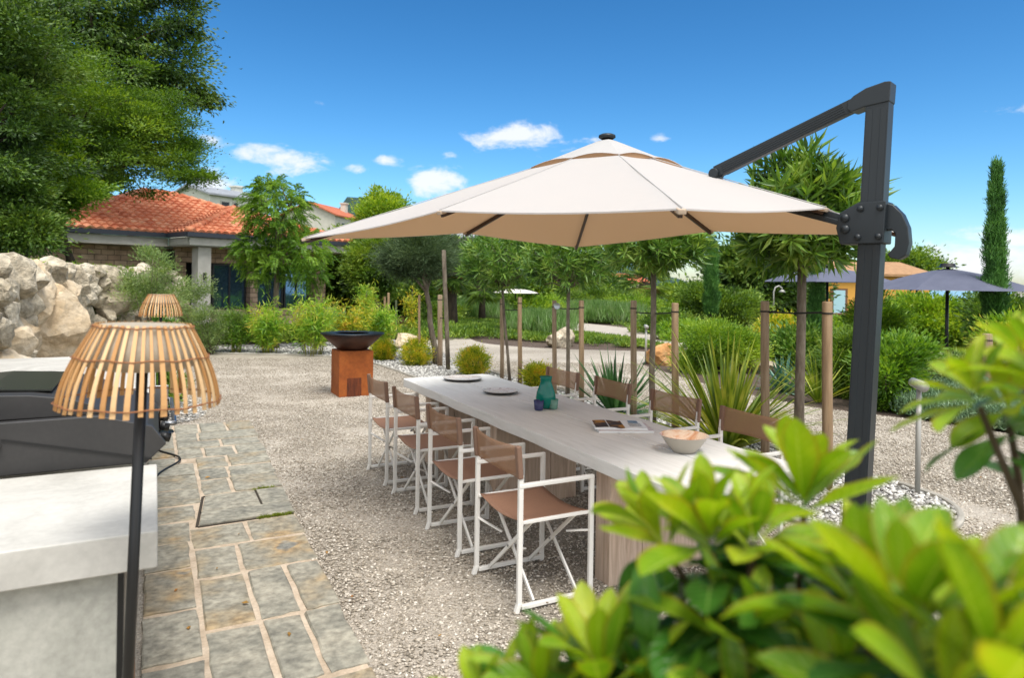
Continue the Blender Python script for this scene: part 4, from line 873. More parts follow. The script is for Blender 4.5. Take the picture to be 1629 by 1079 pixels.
p=at(1165,510,48); simple_house((p.x,p.y,p.z-3.3),6,4,3.6,R(-52),'low tan tiled roof among the green shrubs','c7ad8a',mat('tan clay roof',[(.3,'a78566'),(.7,'c9a685')],.9,scale=4),[],.9)
p=at(1336,560,42); M_yel='d09a45'
t=simple_house((p.x+.6,p.y+.5,p.z-1.2),7.4,6.0,5.9,R(-20),'ochre yellow house with a balcony and pale blue door beyond the parasols',M_yel,mat('ochre house roof',[(.3,'8c6a4a'),(.7,'b08a63')],.9,scale=4),[],.75,name='ochre_house')
b=MB(); b.box((-2.05,-3.02,3.95),(1.05,.08,2.3)); f=b.build('door',mat('brown door frame','6b4a30',.7),t); MB().box((-2.05,-3.05,3.95),(.72,.08,2.1)).build('pane',mat('pale blue curtain glass','9ec3cc',.4),f)
b=MB(); b.box((-2.0,-3.45,2.72),(3.3,1.0,.14)); b.build('balcony',M_wallw,t); b=MB()
for i in range(17): b.box((-3.55+i*.193,-3.9,3.2),(.05,.04,.9))
b.box((-2.0,-3.9,3.68),(3.2,.07,.07)); b.build('railing',mat('red brown railing','7a3426',.7),t); b=MB(); b.box((3.2,-3.06,2.9),(.10,.10,5.8)); b.build('downpipe',M_wallw,t)
p=at(1618,520,55); simple_house((p.x+2,p.y,p.z-3),7,6,3.3,R(-30),'grey gabled house at the far right edge above the hedge','b7b3ab',M_slate,[],1.8,chim=(-1.6,-1,5.2,.7))
# far hills
V=[];F=[]; na,nb=60,12
for i in range(na+1):
    px=-300+i*(1500/na); top=max(2,(445-(322+max(0,(px-560))*.245+18*math.sin(px*.011)+6*math.sin(px*.05)-0))) if px<1100 else 3
    if px<545: top=90+8*math.sin(px*.03)
    for j in range(nb+1):
        s=j/nb; d=250+650*s; r=ray(px,450); q=Vector((r.x,r.y,0))*d; zz=1.7+top/FPX*900*(math.sin(s*math.pi/2)**1.3)+ (3*noise.noise(q*.02))*s; V.append((q.x,q.y,zz-30*(1-s)**2))
F=[(i*(nb+1)+j,(i+1)*(nb+1)+j,(i+1)*(nb+1)+j+1,i*(nb+1)+j+1) for i in range(na) for j in range(nb)]
o=MB().add(V,F).build('hills',mat('wooded hill',[(.3,'1c3634'),(.5,'2a4a3f'),(.7,'3a5a49')],1,scale=.06,detail=10,bump=1,bscale=.12,bdist=8,fine=.5,famt=.25),None,True); tag(o,kind='structure')

# ================================================================= STAKES AND THEIR LAMPS
def stake(px,yt,yb,X=None,label='',r=.034,m=None,d=None,lean=None,band=True):
    if d is None:
        v=ray(px,(yb if yb else 600)); 
        if X is not None: k=X/v.x; d=k
        else: p_=G(px,yb); d=(p_-Vector((0,0,CH))).dot(_F)
    top=at(px if lean is None else lean,yt,d); bot=at(px,yb if yb else 650,d); t=bpy.data.objects.new('x',None); bpy.data.objects.remove(t)
    dirv=(top-bot); dirv/=dirv.z; base=top-dirv*top.z
    b=MB(); tp=top-base; b.tube([Vector((0,0,-.05)),tp*.3+Vector((.004,0,0)),tp*.7-Vector((.003,0,0)),tp-Vector((0,0,.012)),tp],[r*1.04,r,r*.98,r*.97,r*.85],14)
    o=b.build('timber_stake',m or M_stake,None,True); o.location=base; tag(o,label,'stake','round timber stakes of the planting strip')
    if band:
        b=MB(); b.lathe([(r*.98,tp.z-.105),(r*1.10,tp.z-.102),(r*1.10,tp.z-.094),(r*.98,tp.z-.09)],(tp.x*.97,tp.y*.97,0),14); b.build('band',M_rubber,o)
    return o
stake(667,469,591,5.1-.4,'slim pale stake standing in front of the second round bush',.026,M_stakec,band=False)
stake(700,469,584,5.0,'short grey stake directly behind the leaning pine trunk',.05)
stake(713,398,590,4.95,'tall bark covered stake just right of the leaning pine trunk',.042,M_bark,lean=706,band=False)
stake(798.5,475,605,5.3,'stake left of the first thin standard trunk, beyond the far end of the table')
stake(827,473,613,5.3,'stake right of the first thin standard trunk, beyond the far end of the table',.036,M_stakec)
stake(882,478,626,5.3,'grey stake with the round spotlight clamped near its top')
stake(925,478,642,5.25,'stake between the teal vase and the green yucca',.036,M_stakec)
stake(1008,478,664,5.2,'stake just right of the green yucca in front of the orange boulder',.038)
stake(1074,482,690,5.15,'stake on the right of the third standard trunk, touching the phormium',.040,M_stakec)
stake(1217,479,722,5.1,'grey stake between the phormium and the blue green yucca',.040)
stake(1316,480,762,5.0,'brown stake right of the largest standard tree trunk',.042,M_stakec)
stake(630,478,543,None,'very thin dark green stake behind the warm tan boulder',.03,mat('green cane','4a5238',.8),band=False)
stake(612,472,545,None,'distant reddish stake left of its twin beyond the bamboo',.04,M_stakec,d=22,band=False)
stake(618,466,545,None,'distant reddish stake right of its twin beyond the bamboo',.04,M_stakec,d=21,band=False)
stake(1571,531,640,None,'grey stake at the foot of the tall right cypress',.07,M_stake,d=10.5)
stake(1614,533,640,None,'grey stake between the tall cypress and the right picture edge',.055,M_stake,d=10.5)
def wire(px1,px2,py,X1,X2,label,d=None):
    a=at(px1,py,X1/ray(px1,py).x); c=at(px2,py+1,X2/ray(px2,py).x); b=MB(); b.tube([a,a.lerp(c,.5)-Vector((0,0,.012)),c],.008,6); tag(b.build('tree_tie',M_rubber),label,'tie','black rubber ties between stakes and trunks')
wire(1217,1316,496,5.1,5.0,'black rubber tie linking the stakes on either side of the largest standard trunk')
wire(1008,1074,497,5.2,5.15,'black rubber tie behind the canopy linking the stakes round the third standard trunk')
wire(882,925,490,5.3,5.25,'black rubber tie linking the stakes round the second standard trunk')
wire(798,827,492,5.3,5.3,'black rubber tie linking the stakes round the first standard trunk')
wire(697,713,505,4.98,4.95,'black rubber tie holding the leaning pine trunk')
# spotlights
def spot(px,yt,yb,d,label,r=.012):
    p=at(px,yb,d) ; top=at(px,yt,d); t=thing('garden_spotlight',(top.x,top.y,0),label,'garden light','low garden spotlights')
    MB().tube([(0,0,-.02),(0,0,top.z)],r,10).build('pole',M_steelm,t,True)
    b=MB(); b.tube([(-.03,-.06,top.z+.02),(.04,.08,top.z+.04)],[.045,.036],16); b.build('lamp_head',M_steelm,t,True); return t
M_steelm=mat('matt grey aluminium','a3a29c',.5,metal=.2)
spot(1028,522,578,14.8,'small grey spotlight on a thin pole beside the orange boulder',.022)
spot(1462,618,790,5.6,'tall grey light pole rising in front of the gravel path on the right',.020)
spot(776,548,500,24,'tiny pale spotlight on the lavender bed edge',.03)
p=at(884,487,5.3/ray(882,480).x-.12); o=MB().tube([(-.02,-.07,0),(.02,.05,.01)],[.052,.03],18).build('spotlight_head',M_steelm,None,True); o.location=p; tag(o,'round spotlight head clamped to the grey stake near the second standard trunk','garden light')
MB().lathe([(0,.001),(.044,.001)],n=18).build('lens',mat('lens glass','dfe8ee',.1),o)
o.children[0].rotation_euler=(R(75),0,R(-16)); o.children[0].location=(-.0215,-.0715,0)
p=at(1230,525,26); t=thing('garden_shower',(p.x,p.y,p.z-.9),'slim grey green garden shower with curved neck beyond the hedge','shower')
MB().tube([(0,0,0),(0,0,1.15)],.10,12).build('base',mat('grey green plinth','6b7a75',.6),t,True)
MB().tube([(0,0,1.1),(0,0,2.35),(.06,-.02,2.52),(.2,-.06,2.58),(.32,-.1,2.5),(.33,-.1,2.42)],.028,10).build('riser_pipe',M_steelm,t,True); MB().lathe([(0,2.44),(.05,2.43),(.14,2.34),(0,2.33)],(.33,-.1,0),14).build('shower_head',M_steelm,t,True)

# ================================================================= DISTANT PARASOLS
M_navy=mat('navy grey canopy cloth',[(.3,'5c6073'),(.7,'676b7e')],.85,trans=('4a4f60',.2)); 
def parasol(px,py_rim,d,rad,rise,label,m,h_pole=2.6,tilt=0,sides=8,ang=.2,rz0=0):
    p=at(px,py_rim,d); zr=p.z; t=thing('garden_parasol',(p.x,p.y,zr-h_pole),label,'parasol'); V=[(0,0,h_pole+rise)];F=[];K=sides
    for i in range(1,6):
        for k in range(K*4):
            a=2*math.pi*k/(K*4)+ang; q=(k%4)/4; rr=rad*math.cos(math.pi/K)/math.cos(((k%4)/4-.5)*2*math.pi/K)*(1-.03*math.sin(q*math.pi)); s=i/5
            V.append((rr*s*math.cos(a),rr*s*math.sin(a),h_pole+rise*(1-s)**1.0+.05*math.sin(s*math.pi)))
    n=K*4
    F=[(0,1+k,1+(k+1)%n) for k in range(n)]+[(1+(i-1)*n+k,1+i*n+k,1+i*n+(k+1)%n,1+(i-1)*n+(k+1)%n) for i in range(1,5) for k in range(n)]
    c=MB().add(V,F).build('canopy',m,t)
    MB().tube([(0,0,0),(0,0,h_pole+rise+.06)],.03,10).build('pole',M_blk,t,True)
    b=MB()
    for k in range(K):
        a=2*math.pi*k/K+ang-math.pi/K*0; e=Vector((rad*.98*math.cos(a),rad*.98*math.sin(a),h_pole-.02)); b.bar(Vector((0,0,h_pole+rise-.06)),e,.02,.025); b.bar(Vector((0,0,h_pole+rise*.1)),Vector((0,0,h_pole+rise-.06)).lerp(e,.5),.015,.015)
    b.build('rib',M_blk,t); b=MB(); b.lathe([(0,.10),(.12,.09),(.13,.04),(.2,.02)],(0,0,h_pole+rise),12); b.build('cap',M_blk,t,True); return t
parasol(1507,462,13,1.50,.42,'round navy grey parasol with black pole and cap right of the anthracite post',M_navy,2.2)
parasol(1316,449,15.5,1.42,.34,'navy grey parasol partly hidden behind the anthracite post and tall cypress',M_navy,2.3,sides=4,ang=.5)
parasol(820,466,31,1.05,.18,'small white parasol far off behind the standard trees',mat('white canopy cloth','d3cec4',.85),1.8)

# pool corner and paving
sheet('pool_paving',smooth_poly([(p.x,p.y,0) for p in (G(1385,592),G(1430,580),G(1629,575),G(1700,600),G(1629,628),G(1500,632),G(1440,618),G(1390,612))]),.006,M_pave)
o=sheet('pool_water',[tuple(G(x,y)) for x,y in ((1440,577),(1520,572),(1600,574),(1520,586),(1455,586))],.012,mat('pool water','4fb4c4',.05))
# ================================================================= VEGETATION
def plant(name,base,label,cat,parts,group=None):
    """parts: list of (child name, V,F,mat) in world coordinates or (name, MB, mat)"""
    base=Vector(base); t=thing(name,base,label,cat,group)
    for p in parts:
        if len(p)==4: o=npmesh(p[0],np.asarray(p[1])-np.array(base),p[2],p[3],t)
        else:
            for i,v in enumerate(p[1].v): p[1].v[i]=tuple(Vector(v)-base)
            o=p[1].build(p[0],p[2],t,True)
    return t
LM_ol=leafmat('oleander leaf',['2a4618','466a22','6c8e34','96ae52'],.4,.25,scale=3)
LM_or=leafmat('dark standard leaf',['2a4a1a','487026','6e923a','9ab45a'],.38,.22,scale=3)
LM_dk=leafmat('dark broad leaf',['213a18','38551e','547428','789040'],.5,.22,scale=.7)
LM_olv=leafmat('olive toned leaf',['2e4a14','4a6c1c','688828','8aa43c'],.55,.35,scale=.6)
LM_br=leafmat('bright leaf',['40661a','668c24','8eac34','b2c450'],.5,.35,scale=1)
LM_md=leafmat('mid green leaf',['2f4a16','4f7022','74922f','9cb048'],.5,.3,scale=.8)
LM_ft=leafmat('feathery leaf',['345a18','557e22','7ba034','a0ba4c'],.5,.4,scale=1)
LM_gg=leafmat('grey green leaf',['4a6233','6b8549','90a86b','b4c590'],.6,.3,scale=2)
LM_bam=leafmat('bamboo leaf',['45701a','6c9a26','93b836','b9c44a','c9b24a'],.45,.35,scale=2)
LM_yel=leafmat('yellow tipped leaf',['3e5f12','6f8f1c','a8b52a','d2c53a','cfa33a'],.5,.3,scale=6)
LM_pine=leafmat('pine needle',['26381a','3d5230','56704a','748a60'],.6,.15,scale=1.5)
LM_cyp=leafmat('cypress spray',['24451b','3a682a','578a3e','7aab58'],.6,.15,scale=2)
LM_lav=leafmat('lavender blade',['4c7430','6b9448','8db06a','9aa98a'],.6,.25,scale=2)
LM_san=leafmat('silver green leaf',['3d5a3a','5a7a55','82a07c','a3b89a'],.7,.15,scale=4)
LM_ph=leafmat('phormium blade',['3f5a14','6c8524','9aa83a','c2bd5a'],.4,.25,scale=3)
LM_yu=leafmat('yucca blade',['20461f','37652f','5a8a4c','8fb07a'],.4,.12,scale=2)
LM_ag=leafmat('blue green blade',['28524a','3f7063','6a9584','9dbba8'],.45,.1,scale=2)
LM_dead=leafmat('dry frond',['5c4526','8a6a3c','b08f58'],.8,.2,scale=2)
RG=lambda s: np.random.default_rng(s)
def crown_limbs(cc,k,rg): return [tuple(x) for x in cc[rg.permutation(len(cc))[:k]]]
def tree(px,d,crown_c,rad,label,m,ncl,per,cr,L,Wd,seed,name='tree',zb=0,r0=.15,r1=.05,bark=None,cat='tree',shell=.45,dr=0,up=.25,flat=0,limbs=10,ragged=.16,zf=.6,top=None,group=None,pxb=None,extra=None,trunk_px=None):
    """crown centre given as (px,py) at depth d; rad metres; trunk base px (pxb) on z=zb"""
    rg=RG(seed); c=at(crown_c[0],crown_c[1],d); r_=ray(pxb if pxb is not None else px,500); base=Vector((r_.x,r_.y,0))*d; base.z=zb
    V,F,cc=clumps(c,rad,ncl,per,cr,L,Wd,rg,shell=shell,dr=dr,up=up,flat=flat,ragged=ragged,zf=zf)
    if extra is not None:
        parts=[(V,F)]
        for (ex,ey,er,en) in extra:
            c2=at(ex,ey,d+rg.normal()*.3); v2,f2,c22=clumps(c2,er,en,per,cr,L,Wd,rg,shell=shell,dr=dr,up=up,ragged=ragged,flat=flat,zf=zf); parts.append((v2,f2)); cc=np.concatenate([cc,c22])
        V,F=merge(*parts)
    tp=c.copy() if top is None else top; tp=Vector((c.x*.85+base.x*.15,c.y*.85+base.y*.15,c.z-rad[2]*.35)) if top is None else top
    w=woody(base,tp,r0,r1,crown_limbs(cc,limbs,rg),rg)
    return plant(name,base,label,cat,[('trunk',w,bark or M_bark),('crown',V,F,m)],group)
# --- tall trees on the upper terrace, left
tree(40,21,(165,25),(2.25,2.3,4.4),'tallest dark green tree behind the others, its ragged top leaving the picture',LM_dk,150,260,.50,.13,.055,1,'broadleaf_tree',zf=.4,flat=.25,zb=2.2,r0=.28,r1=.1,bark=M_barkd,dr=.5,limbs=26,shell=.3,ragged=.26,extra=[(235,150,(.9,1,1.2),24),(290,120,(.45,.6,.9),12),(90,60,(3,2,3.5),90),(285,20,(.5,.6,.8),12),(315,150,(.25,.3,.35),5)])
tree(20,16.5,(140,200),(2.4,2.2,1.5),'broad olive green tree with fine foliage spreading over the tiled roof',LM_olv,135,400,.44,.075,.030,2,'locust_tree',zf=.3,flat=.3,zb=2.0,r0=.22,r1=.09,bark=M_barkd,limbs=26,shell=.35,pxb=20,ragged=.24,extra=[(235,205,(.9,.9,.6),26),(265,255,(.6,.5,.22),10),(40,110,(1.9,1.7,1.5),60),(310,285,(.35,.4,.16),7),(290,230,(.4,.4,.2),6)])
tree(-40,12.5,(-45,190),(1.55,1.6,2.3),'dark shrubby tree filling the far left edge behind the rock wall',LM_dk,150,260,.36,.09,.038,3,'broadleaf_tree',zf=.4,flat=.25,zb=1.9,r0=.2,r1=.08,bark=M_barkd,limbs=18,extra=[(-5,330,(.85,.9,.75),50),(40,365,(.45,.5,.3),18),(-20,60,(1.5,1.4,1.2),60)])
yt=tree(112,14.5,(75,290),(.95,1.0,.7),'small multi stemmed tree with bright leaves standing on the rock wall terrace',LM_br,100,150,.22,.085,.038,4,'young_tree',zf=.4,flat=.25,zb=1.95,r0=.07,r1=.035,bark=M_barkd,limbs=16,shell=.3,pxb=112,extra=[(50,230,(.8,.7,.5),34),(135,305,(.45,.45,.25),14),(25,335,(.5,.6,.4),24),(105,335,(.3,.3,.14),6)])
# second stem of that tree
b=MB(); b.tube([at(100,402,14.3),at(96,360,14.3),at(104,300,14.4)],[.05,.04,.02],8)
for i_,v_ in enumerate(b.v): b.v[i_]=tuple(Vector(v_)-yt.location)
b.build('second_stem',M_barkd,yt,True)
rg=RG(11); V=[];
P=np.array([[p[0],p[1],wz(i)] for i,p in enumerate(wl)]); q=P[rg.integers(0,len(P),2600)]+np.stack([-rg.random(2600)*2.6-.12,rg.normal(size=2600)*.3,rg.random(2600)*.04],1)
V,F=leafset(np.repeat(q,14,0)+rg.normal(size=(2600*14,3))*[.10,.10,.03],rg.normal(size=(2600*14,3))*.5+[0,0,.9],.10*(.5+rg.random(2600*14)),.02,rg)
tag(npmesh('terrace_grass',V,F,LM_br),'bright low grass and weeds along the top of the rock wall','grass',kind='stuff')
# --- feathery tree by the house
def feathery(px,d,blobs,label,m,seed,zb=0,r0=.09,pxb=None,name='mimosa_tree',k=26,leafl=.030,ln=.30,droop=.42):
    rg=RG(seed); Vs=[]; cc=[]
    for (x,y,rad,n) in blobs:
        c=np.array(at(x,y,d)); q,dd=ell(n,rg,.35); P=c+q*np.array(rad); cc.append(P)
        A=unit(q+rg.normal(size=q.shape)*.5+[0,0,-.1]); 
        # each frond: a drooping rachis with paired leaflets
        s=np.linspace(.08,1,k)[None,:,None]; R_=P[:,None,:]+A[:,None,:]*s*ln; R_[...,2]-=droop*ln*(s[...,0]**2)
        sd=unit(np.cross(A,np.array([0,0,1.])+rg.normal(size=A.shape)*.3)); 
        for sg in(-1,1):
            D=(sd[:,None,:]*sg+A[:,None,:]*.45+np.array([0,0,-.25]))+rg.normal(size=R_.shape)*.12
            V,F=leafset(R_.reshape(-1,3),D.reshape(-1,3),leafl*3.0*(1-.4*np.repeat(np.abs(s[0,:,0]-.5)[None],len(P),0).ravel()),leafl*.55,rg,fold=.1); Vs.append((V,F))
    V,F=merge(*Vs); cc=np.concatenate(cc); r_=ray(pxb or px,500); base=Vector((r_.x,r_.y,0))*d; base.z=zb; c=at(px,blobs[0][1]+30,d)
    w=woody(base,c,r0,r0*.45,crown_limbs(cc,22,rg),rg,bend=.03)
    return plant(name,base,label,'tree',[('trunk',w,M_bark),('crown',V,F,m)])
feathery(440,16.6,[(440,335,(.80,.8,.75),430),(400,395,(.42,.5,.35),130),(488,395,(.55,.6,.42),160),(445,410,(.75,.7,.3),150),(410,432,(.3,.3,.12),36),(490,436,(.45,.4,.14),56),(430,300,(.45,.5,.25),70)],'feathery light green mimosa tree in front of the villa windows',LM_ft,21,pxb=438)
# --- bamboo row and shrubs on the left
def canes(px,yb,ytop,wpx,d,label,m,seed,n=26,name='bamboo',cat='bamboo',L=.16,Wd=.022,per=30,group=None,lean=.22,top=.6,cane=None):
    rg=RG(seed); base=G(px,yb); d=(base-Vector((0,0,CH))).dot(_F) if d is None else d; r_=ray(px,500); base=Vector((r_.x,r_.y,0))*d
    H=at(px,ytop,d).z; Wm=wpx/FPX*d/2; b=MB(); Ps=[];As=[]
    for i in range(n):
        a=rg.random()*6.28; q=rg.random()**.5; p0=base+Vector((math.cos(a),math.sin(a),0))*Wm*.35*q; tp=base+Vector((math.cos(a),math.sin(a),0))*Wm*(.35*q+lean*2.2*q*rg.random()+.1)+Vector((0,0,H*(.65+.38*rg.random()))); md=p0.lerp(tp,.5)+Vector((0,0,.08*H))
        b.tube([p0,md,tp],[.009,.007,.003],5)
        for s in np.linspace(.25,1,per):
            p=(p0.lerp(md,s*2) if s<.5 else md.lerp(tp,s*2-1)); Ps.append(p+Vector(rg.normal(size=3)*(.03+.10*s))); As.append(rg.normal(size=3)*.9+[0,0,.1])
    V,F=shoots(np.array([tuple(p) for p in Ps]),np.array(As),4,L,Wd,rg,tilt=(35,100),ln=.05)
    return plant(name,base,label,cat,[('stems',b,cane or mat('cane stem','a39b4a',.5)),('foliage',V,F,m)],group)
CANE=mat('green yellow cane','9a9a45',.5)
canes(430,563,492,80,None,'bamboo clump directly under the feathery tree',LM_bam,31,20,group='bamboo clumps before the villa',cane=CANE)
canes(500,566,478,88,None,'bamboo clump immediately left of the rusted fire pit bowl',LM_bam,32,22,group='bamboo clumps before the villa',cane=CANE)
canes(562,552,492,70,None,'yellowish bamboo clump rising behind the fire pit bowl',LM_yel,33,20,group='bamboo clumps before the villa',cane=CANE)
canes(608,548,490,56,None,'bamboo clump to the right behind the fire pit bowl',LM_bam,34,24,group='bamboo clumps before the villa',cane=CANE)
canes(378,560,495,52,15.4,'thin loose clump between the grey green shrub and the feathery tree',LM_ft,35,14,group='bamboo clumps before the villa',cane=CANE)
def shrub(px,yb,c_px,rad,d,label,m,seed,ncl=60,per=120,cr=.22,L=.07,Wd=.025,name='shrub',cat='shrub',group=None,up=.5,extra=None,zb=None,shell=.3,ragged=.14,flat=0):
    rg=RG(seed); 
    base=G(px,yb) if d is None else None
    if d is None: d=(base-Vector((0,0,CH))).dot(_F)
    else: r_=ray(px,500); base=Vector((r_.x,r_.y,0))*d
    if zb is not None: base.z=zb
    c=at(c_px[0],c_px[1],d); V,F,cc=clumps(c,rad,ncl,per,cr,L,Wd,rg,shell=shell,up=up,ragged=ragged,flat=flat)
    if extra:
        ps=[(V,F)]
        for (ex,ey,er,en) in extra: v2,f2,c2=clumps(at(ex,ey,d+rg.normal()*.15),er,en,per,cr,L,Wd,rg,shell=shell,up=up,ragged=ragged); ps.append((v2,f2)); cc=np.concatenate([cc,c2])
        V,F=merge(*ps)
    b=MB()
    for e in cc[rg.permutation(len(cc))[:14]]:
        e=Vector(e); s=base+Vector((rg.normal()*.05,rg.normal()*.05,0)); b.tube([s,s.lerp(e,.5)+Vector((0,0,.05)),e],[.014,.010,.004],5)
    return plant(name,base,label,cat,[('stems',b,M_bark),('foliage',V,F,m)],group)
shrub(335,565,(325,522),(.58,.5,.55),15.2,'airy grey green shrub right of the small distant lamp',LM_gg,41,80,110,.17,.055,.014,extra=[(300,480,(.35,.3,.35),22),(368,515,(.3,.3,.35),20),(322,455,(.15,.2,.28),9)],up=.7)
shrub(240,540,(225,460),(.5,.45,.34),13.2,'pale olive shrub growing against the end of the rock wall',LM_gg,42,70,100,.15,.055,.014,extra=[(190,480,(.36,.3,.38),26),(255,425,(.28,.3,.26),18),(280,470,(.25,.3,.38),20),(150,505,(.22,.2,.25),10),(235,408,(.16,.2,.2),8)],up=.7,name='olive_shrub')
shrub(262,560,(258,535),(.35,.3,.25),12.4,'low dark leafy plants under the small distant lamp shade',LM_or,43,34,90,.12,.09,.03)
shrub(262,640,(256,622),(.22,.5,.22),8.7,'small leafy plant seen through the slats of the near lamp shade',LM_md,44,34,110,.10,.06,.022)
# --- background trees around the villa
tree(600,27,(610,385),(1.15,1.1,2.1),'yellow green tree rising above the tip of the beige canopy',LM_br,170,150,.4,.14,.055,51,'young_tree',zb=0,r0=.1,limbs=12,extra=[(612,330,(.75,.7,.45),40),(570,400,(.55,.5,.6),40)])
tree(600,22.5,(598,425),(.85,.8,1.15),'dense dark glossy tree between the villa corner and the grey pine',LM_md,160,140,.30,.12,.045,52,'broadleaf_tree',zb=0,r0=.08,limbs=10)
tree(690,13.8,(666,408),(.68,.62,.40),'young grey green pine with a leaning trunk',LM_pine,110,330,.22,.11,.008,53,'young_pine',zb=0,r0=.065,r1=.04,pxb=696,limbs=14,shell=.2,up=.3,extra=[(700,395,(.3,.3,.30),24),(640,425,(.25,.2,.2),16)])
# --- standards in the strip
def standard(px,yb,X,crown,label,seed,k=380,r=.03,L=.15,m=None,lpx=None,rad=None,nl=13):
    rg=RG(seed); v=ray(px,560); d=X/v.x; base=Vector((v.x,v.y,0))*d; cx_,cy_,rx,ry=crown; c=np.array(at(cx_,cy_,d)); rd=np.array([rx/FPX*d,rx/FPX*d,ry/FPX*d])
    q,dd=ell(k,rg,.45); q*=1+rg.normal(size=(k,1))*.12; q[:,2]=np.where(q[:,2]<0,q[:,2]*.8,q[:,2]); P=c+q*rd; A=unit(dd*.8+[0,0,.55]+rg.normal(size=dd.shape)*.25)
    V,F=shoots(P,A,nl,L,L*.17,rg,tilt=(22,85),ln=.10)
    fork=Vector(c)-Vector((0,0,rd[2]*.85)); b=MB(); pts=[base,base.lerp(fork,.35)+Vector((rg.normal()*.015,0,0)),base.lerp(fork,.7)+Vector((rg.normal()*.015,0,0)),fork]; b.tube(pts,[r*1.25,r,r*.95,r*.9],12)
    for e in P[rg.permutation(k)[:46]]:
        e=Vector(e); b.tube([fork-Vector((0,0,.02)),fork.lerp(e,.5)+Vector((rg.normal()*.03,rg.normal()*.03,.04)),e],[r*.5,r*.28,.004],6)
    return plant('standard_tree',base,label,'tree',[('trunk',b,M_bark),('crown',V,F,m or LM_or)],'clipped standard trees in the planting strip')
standard(812,610,5.33,(800,418,62,50),'first standard tree from the left, round dark crown tucked under the canopy',61,330,.024)
standard(904,640,5.27,(905,418,66,46),'second standard tree, dark crown behind the lowest corner of the canopy',62,330,.028)
standard(1041,690,5.18,(1040,395,78,38),'third standard tree with a wide flat crown under the canopy edge',63,360,.034)
standard(1273,760,5.12,(1277,350,84,88),'largest standard tree, its lance leaved crown rising above the canopy by the post',64,350,.042,L=.185,m=LM_ol,nl=14)
# --- clipped balls
for (px,yb,r_,lb,sd,dx) in ((610,574,17,'small round yellow green bush just right of the fire pit base',71,0),(663,582,23,'larger round yellow tipped bush behind the pale slim stake',72,0),(753,598,24,'round yellow tipped bush beyond the far end of the table',73,0),(857,622,22,'round bright yellow bush partly behind the far right chair',74,0)):
    b_=G(px,yb); d=(b_-Vector((0,0,CH))).dot(_F); rad=r_/FPX*d; rg=RG(sd); c=np.array([b_.x,b_.y,rad*.92]); V,F,cc=clumps(c,(rad*.9,rad*.9,rad*.9),150,60,.10,.045,.012,rg,shell=.6,up=.6,ragged=.07)
    bb=MB(); 
    for e in cc[:10]: bb.tube([Vector((b_.x,b_.y,0)),Vector(e)],[.012,.004],5)
    plant('round_bush',(b_.x,b_.y,0),lb,'bush',[('stems',bb,M_bark),('foliage',V,F,LM_yel)],'clipped round bushes in the white pebbles')
shrub(632,534,(632,522),(.36,.34,.28),None,'low purplish brown bush at the start of the winding path',leafmat('bronze leaf',['4a3a24','66522f','7d6a40','5c6a30'],.6,.2),75,60,70,.14,.06,.02,name='bronze_bush',cat='bush')
# --- sword leaved plants
def swords(px,yb,n,L,Wd,label,m,seed,name,cat,spread=(5,75),droop=.25,d=None,seg=6,z0=0.0,hgt=0.0,edge=None):
    rg=RG(seed); base=G(px,yb) if d is None else Vector((ray(px,500).x,ray(px,500).y,0))*d; V=[];F=[]
    for i in range(n):
        a=rg.random()*6.283; ti=R(spread[0]+(spread[1]-spread[0])*rg.random()**.75); l=L*(.65+.45*rg.random()); dr=droop*(.4+rg.random())*math.sin(ti)
        h=Vector((math.cos(a),math.sin(a),0)); sd=Vector((-h.y,h.x,0)); sd=(sd+h*rg.normal()*.4).normalized(); p=base+h*.04*rg.random()+Vector((0,0,z0+hgt*rg.random())); ang=ti; b0=len(V)
        for s in range(seg+1):
            u=s/seg; w=Wd*(.55+.45*math.sin(min(1,u*2.2)*math.pi/2))*(1-u**3)*.5+.0008
            nrm=Vector((-math.cos(ang)*h.x,-math.cos(ang)*h.y,math.sin(ang))); V+=[p-sd*w,p+nrm*(-w*.35),p+sd*w]
            p=p+(h*math.sin(ang)+Vector((0,0,math.cos(ang))))*(l/seg); ang+=dr*u*1.6/seg*3
        for s in range(seg):
            q=b0+s*3; F+=[(q,q+3,q+4,q+1),(q+1,q+4,q+5,q+2)]
    V=np.array([tuple(v) for v in V]); return plant(name,base,label,cat,[('blades',V,np.array(F),m)])
swords(978,664,120,.92,.040,'dark green yucca rosette in white pebbles behind the second right chair',LM_yu,81,'yucca','yucca',(4,95),.05)
swords(1155,718,200,1.28,.038,'large spiky phormium with yellow edged leaves behind the right chairs',LM_ph,82,'phormium','phormium',(2,66),.30)
swords(1247,622,90,.62,.045,'blue green yucca rosette beyond the path left of the biggest trunk',LM_ag,83,'yucca','yucca',(4,100),.12)
swords(1302,640,70,.85,.03,'yellow green spiky plant between the biggest trunk and the brown stake',LM_ph,84,'phormium','phormium',(2,60),.35)
swords(1345,632,90,1.1,.014,'tall pale grass tuft left of the anthracite post',LM_ph,85,'grass_tuft','grass',(2,30),.25,d=11.5)
